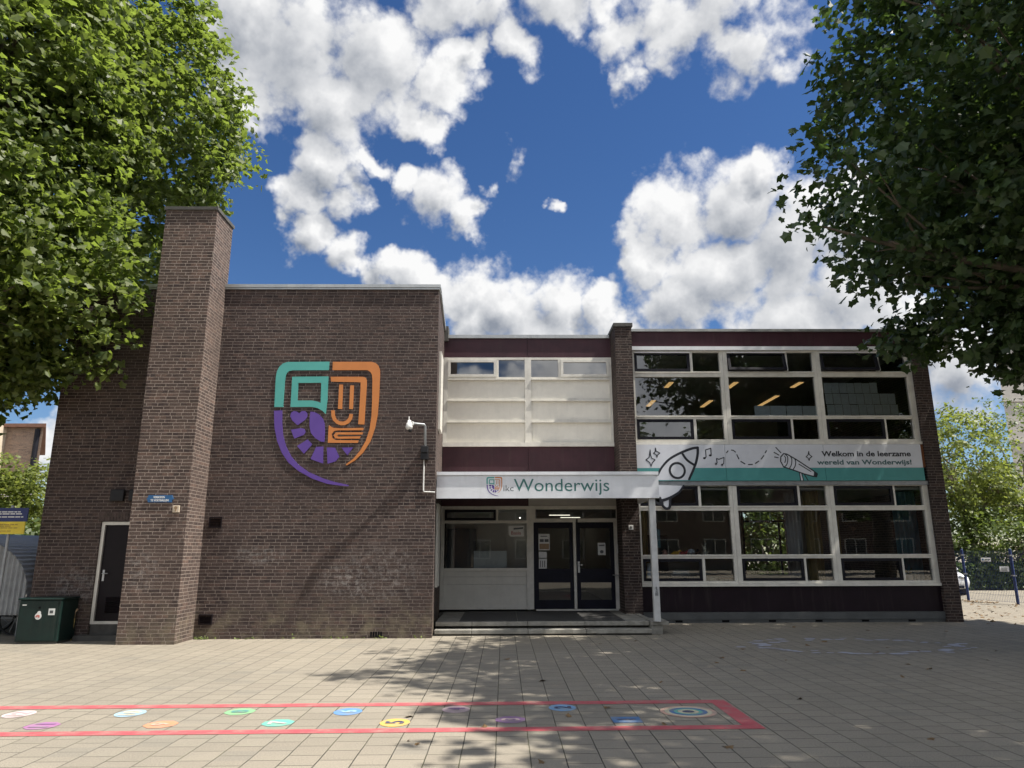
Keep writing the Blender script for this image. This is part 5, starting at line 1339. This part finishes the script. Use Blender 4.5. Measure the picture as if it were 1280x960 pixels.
tree('plane_tree', 'large shaded plane tree hanging over the right end of the school', (12.6, 11.3, 0), 4.8, .36,
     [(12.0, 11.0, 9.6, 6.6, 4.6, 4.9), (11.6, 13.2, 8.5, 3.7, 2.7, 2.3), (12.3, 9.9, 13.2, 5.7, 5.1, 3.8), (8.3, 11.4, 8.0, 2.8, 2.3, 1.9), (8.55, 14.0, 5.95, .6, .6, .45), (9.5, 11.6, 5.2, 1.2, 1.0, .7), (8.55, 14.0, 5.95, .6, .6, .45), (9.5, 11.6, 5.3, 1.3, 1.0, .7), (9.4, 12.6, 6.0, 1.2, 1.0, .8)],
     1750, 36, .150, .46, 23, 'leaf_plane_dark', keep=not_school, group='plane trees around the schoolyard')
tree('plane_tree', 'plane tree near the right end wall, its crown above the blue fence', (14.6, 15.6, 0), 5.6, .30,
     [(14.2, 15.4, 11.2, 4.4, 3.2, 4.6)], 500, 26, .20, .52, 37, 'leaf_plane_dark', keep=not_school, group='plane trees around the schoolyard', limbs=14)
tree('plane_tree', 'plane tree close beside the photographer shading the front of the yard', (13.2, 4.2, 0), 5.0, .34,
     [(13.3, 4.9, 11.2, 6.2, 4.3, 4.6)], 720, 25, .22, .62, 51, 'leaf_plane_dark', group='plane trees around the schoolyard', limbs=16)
# lighter trees beyond the fence
tree('locust_tree', 'yellow green locust tree with thin pale limbs beyond the blue fence', (21.6, 33.5, 0), 3.0, .20,
     [(21.4, 33.5, 6.0, 2.5, 2.2, 2.5), (20.2, 33.0, 4.2, 1.7, 1.6, 1.5), (22.9, 33.2, 4.0, 1.9, 1.6, 1.5)], 240, 46, .125, .40, 61, 'leaf_locust', 'bark_pale', 'small', 'light trees beyond the fence', limbs=26)
tree('locust_tree', 'airy locust tree at the corner of the school, its top bare and thin', (20.0, 36.5, 0), 3.2, .17,
     [(20.6, 36.5, 7.2, 1.9, 1.9, 2.6), (21.2, 36.5, 4.5, 2.0, 1.8, 1.6)], 120, 46, .125, .38, 67, 'leaf_locust', 'bark_pale', 'small', 'light trees beyond the fence', limbs=24)
tree('locust_tree', 'grey green tree at the right edge in front of the apartment block', (26.4, 36.0, 0), 3.2, .22,
     [(26.2, 36.0, 6.0, 3.0, 2.4, 3.2), (24.6, 35.0, 3.8, 1.8, 1.6, 1.6)], 200, 46, .125, .42, 71, 'leaf_bush', 'bark_pale', 'small', 'light trees beyond the fence', limbs=22)
tree('locust_tree', 'low dense shrub tree between locust tree and hedge', (22.4, 31.6, 0), .7, .09,
     [(22.0, 31.8, 2.0, 2.2, 1.2, 1.5), (24.4, 31.8, 2.1, 1.6, 1.2, 1.5), (20.0, 32.0, 1.9, 1.4, 1.1, 1.3)], 260, 36, .13, .42, 73, 'leaf_bush', 'bark_pale', 'small', 'light trees beyond the fence', limbs=20)
# garden behind the school, seen through the classroom
tree('garden_tree', 'leafy bush behind the school seen through the middle lower window', (11.6, 32.0, 0), 1.0, .12,
     [(11.4, 32.0, 2.6, 2.9, 1.6, 2.5)], 420, 26, .18, .5, 79, 'leaf_bush', 'bark_pale', 'small', limbs=14)
# left background greenery
tree('garden_tree', 'pale green bushy tree behind the bicycle shelter', (-17.6, 27.0, 0), 1.6, .15,
     [(-17.4, 27.0, 3.0, 2.4, 1.7, 1.7), (-19.4, 27.0, 3.7, 2.0, 1.7, 1.6)], 420, 40, .12, .42, 83, 'leaf_locust', 'bark_pale', 'small', limbs=18)
tree('garden_tree', 'dark low shrub right behind the shelter roof', (-14.8, 24.0, 0), .7, .10,
     [(-15.6, 24.0, 1.7, 2.4, 1.0, .95), (-13.2, 24.2, 1.6, 1.5, 1.0, .9)], 260, 26, .15, .42, 89, 'leaf_bush', 'bark', 'small', limbs=12)
# trees along the street behind the photographer (right-hand ones added to keep sky out of the panes)
for i, (x, y, s_) in enumerate(((-12, -17, 1.0), (-2.5, -18.5, 1.1), (7.5, -16.5, 1.05), (17, -18, 1.1), (27, -16.5, 1.0), (38, -18, 1.1))):
    tree('street_tree', 'street tree behind the photographer mirrored in the windows', (x, y, 0), 3.4, .24, [(x, y, 7.6 * s_, 3.4, 3.0, 3.6)], 230, 20, .36, .8, 101 + i, 'leaf_plane_dark', 'bark', 'small', 'street trees behind the photographer', limbs=8, twigs=False)

# clipped hedge beyond the fence
hg = thing('clipped_hedge', 'long clipped hedge with reddish top beyond the blue fence', 'hedge', (24, 31.2, 0))
r_ = np.random.RandomState(5); n = 15000
px = r_.uniform(17.9, 31, n); face = r_.uniform(0, 1, n)
py = np.where(face < .6, 30.85 + r_.normal(0, .05, n), r_.uniform(30.85, 31.6, n)); pz = np.where(face < .6, r_.uniform(.05, 1.02, n), 1.02 + r_.normal(0, .05, n))
leaf_mesh('leaves', 'leaf_hedge', hg, hg, np.column_stack([px, py, pz]), np.column_stack([r_.normal(0, .5, n), np.where(face < .6, -.7, 0) + r_.normal(0, .4, n), r_.normal(.3, .5, n)]), .10 * r_.uniform(.6, 1.3, n), 6, 'small')
q = MB(); q.box(17.95, 31, 30.95, 31.5, 0, .95); q.build('inner_twigs', 'bark', hg)

# weeds at the foot of the hall wall, fallen leaves
r_ = np.random.RandomState(9); n = 200
px = np.concatenate([r_.uniform(-6.1, -1.5, n // 2), r_.normal(-6.02, .12, n // 4), r_.normal(-2.7, .4, n - n // 2 - n // 4)]); px = np.clip(px, -6.12, -1.5)
dens_ = (np.sin(px * 7) + np.sin(px * 17.3) > .1) | (px < -5.8); px = px[dens_]; n = len(px)
wd = leaf_mesh('weeds', 'leaf_weed', None, school, np.column_stack([px, 14.92 - np.abs(r_.normal(0, .02, n)), np.abs(r_.normal(.01, .025, n))]), np.column_stack([r_.normal(0, .5, n), r_.normal(-.3, .4, n), r_.uniform(.2, 1, n)]), .036 * r_.uniform(.5, 1.3, n), 10, 'small')
wd.location = school.location; wd['kind'] = 'stuff'; wd['label'] = 'small weeds growing along the foot of the brick hall wall'; wd['category'] = 'weeds'
n = 345; px = np.concatenate([r_.uniform(11.2, 16.3, 200), r_.uniform(-1, 12, 55), r_.normal(15.6, .3, 90)]); py = np.concatenate([r_.uniform(17, 24.5, 200), r_.uniform(6, 17, 55), r_.normal(24.4, .5, 90)])
z0_ = thing('loose', 'x', 'x')
lt = leaf_mesh('fallen_leaves', 'leaf_litter', None, z0_, np.column_stack([px, py, np.full(n, .012)]), np.column_stack([r_.normal(0, .25, n), r_.normal(0, .25, n), np.ones(n)]), .085 * r_.uniform(.5, 1.4, n), 12, 'plane')
bpy.data.objects.remove(z0_)
lt['kind'] = 'stuff'; lt['label'] = 'brown fallen leaves scattered on the tiles at the right'; lt['category'] = 'fallen leaves'
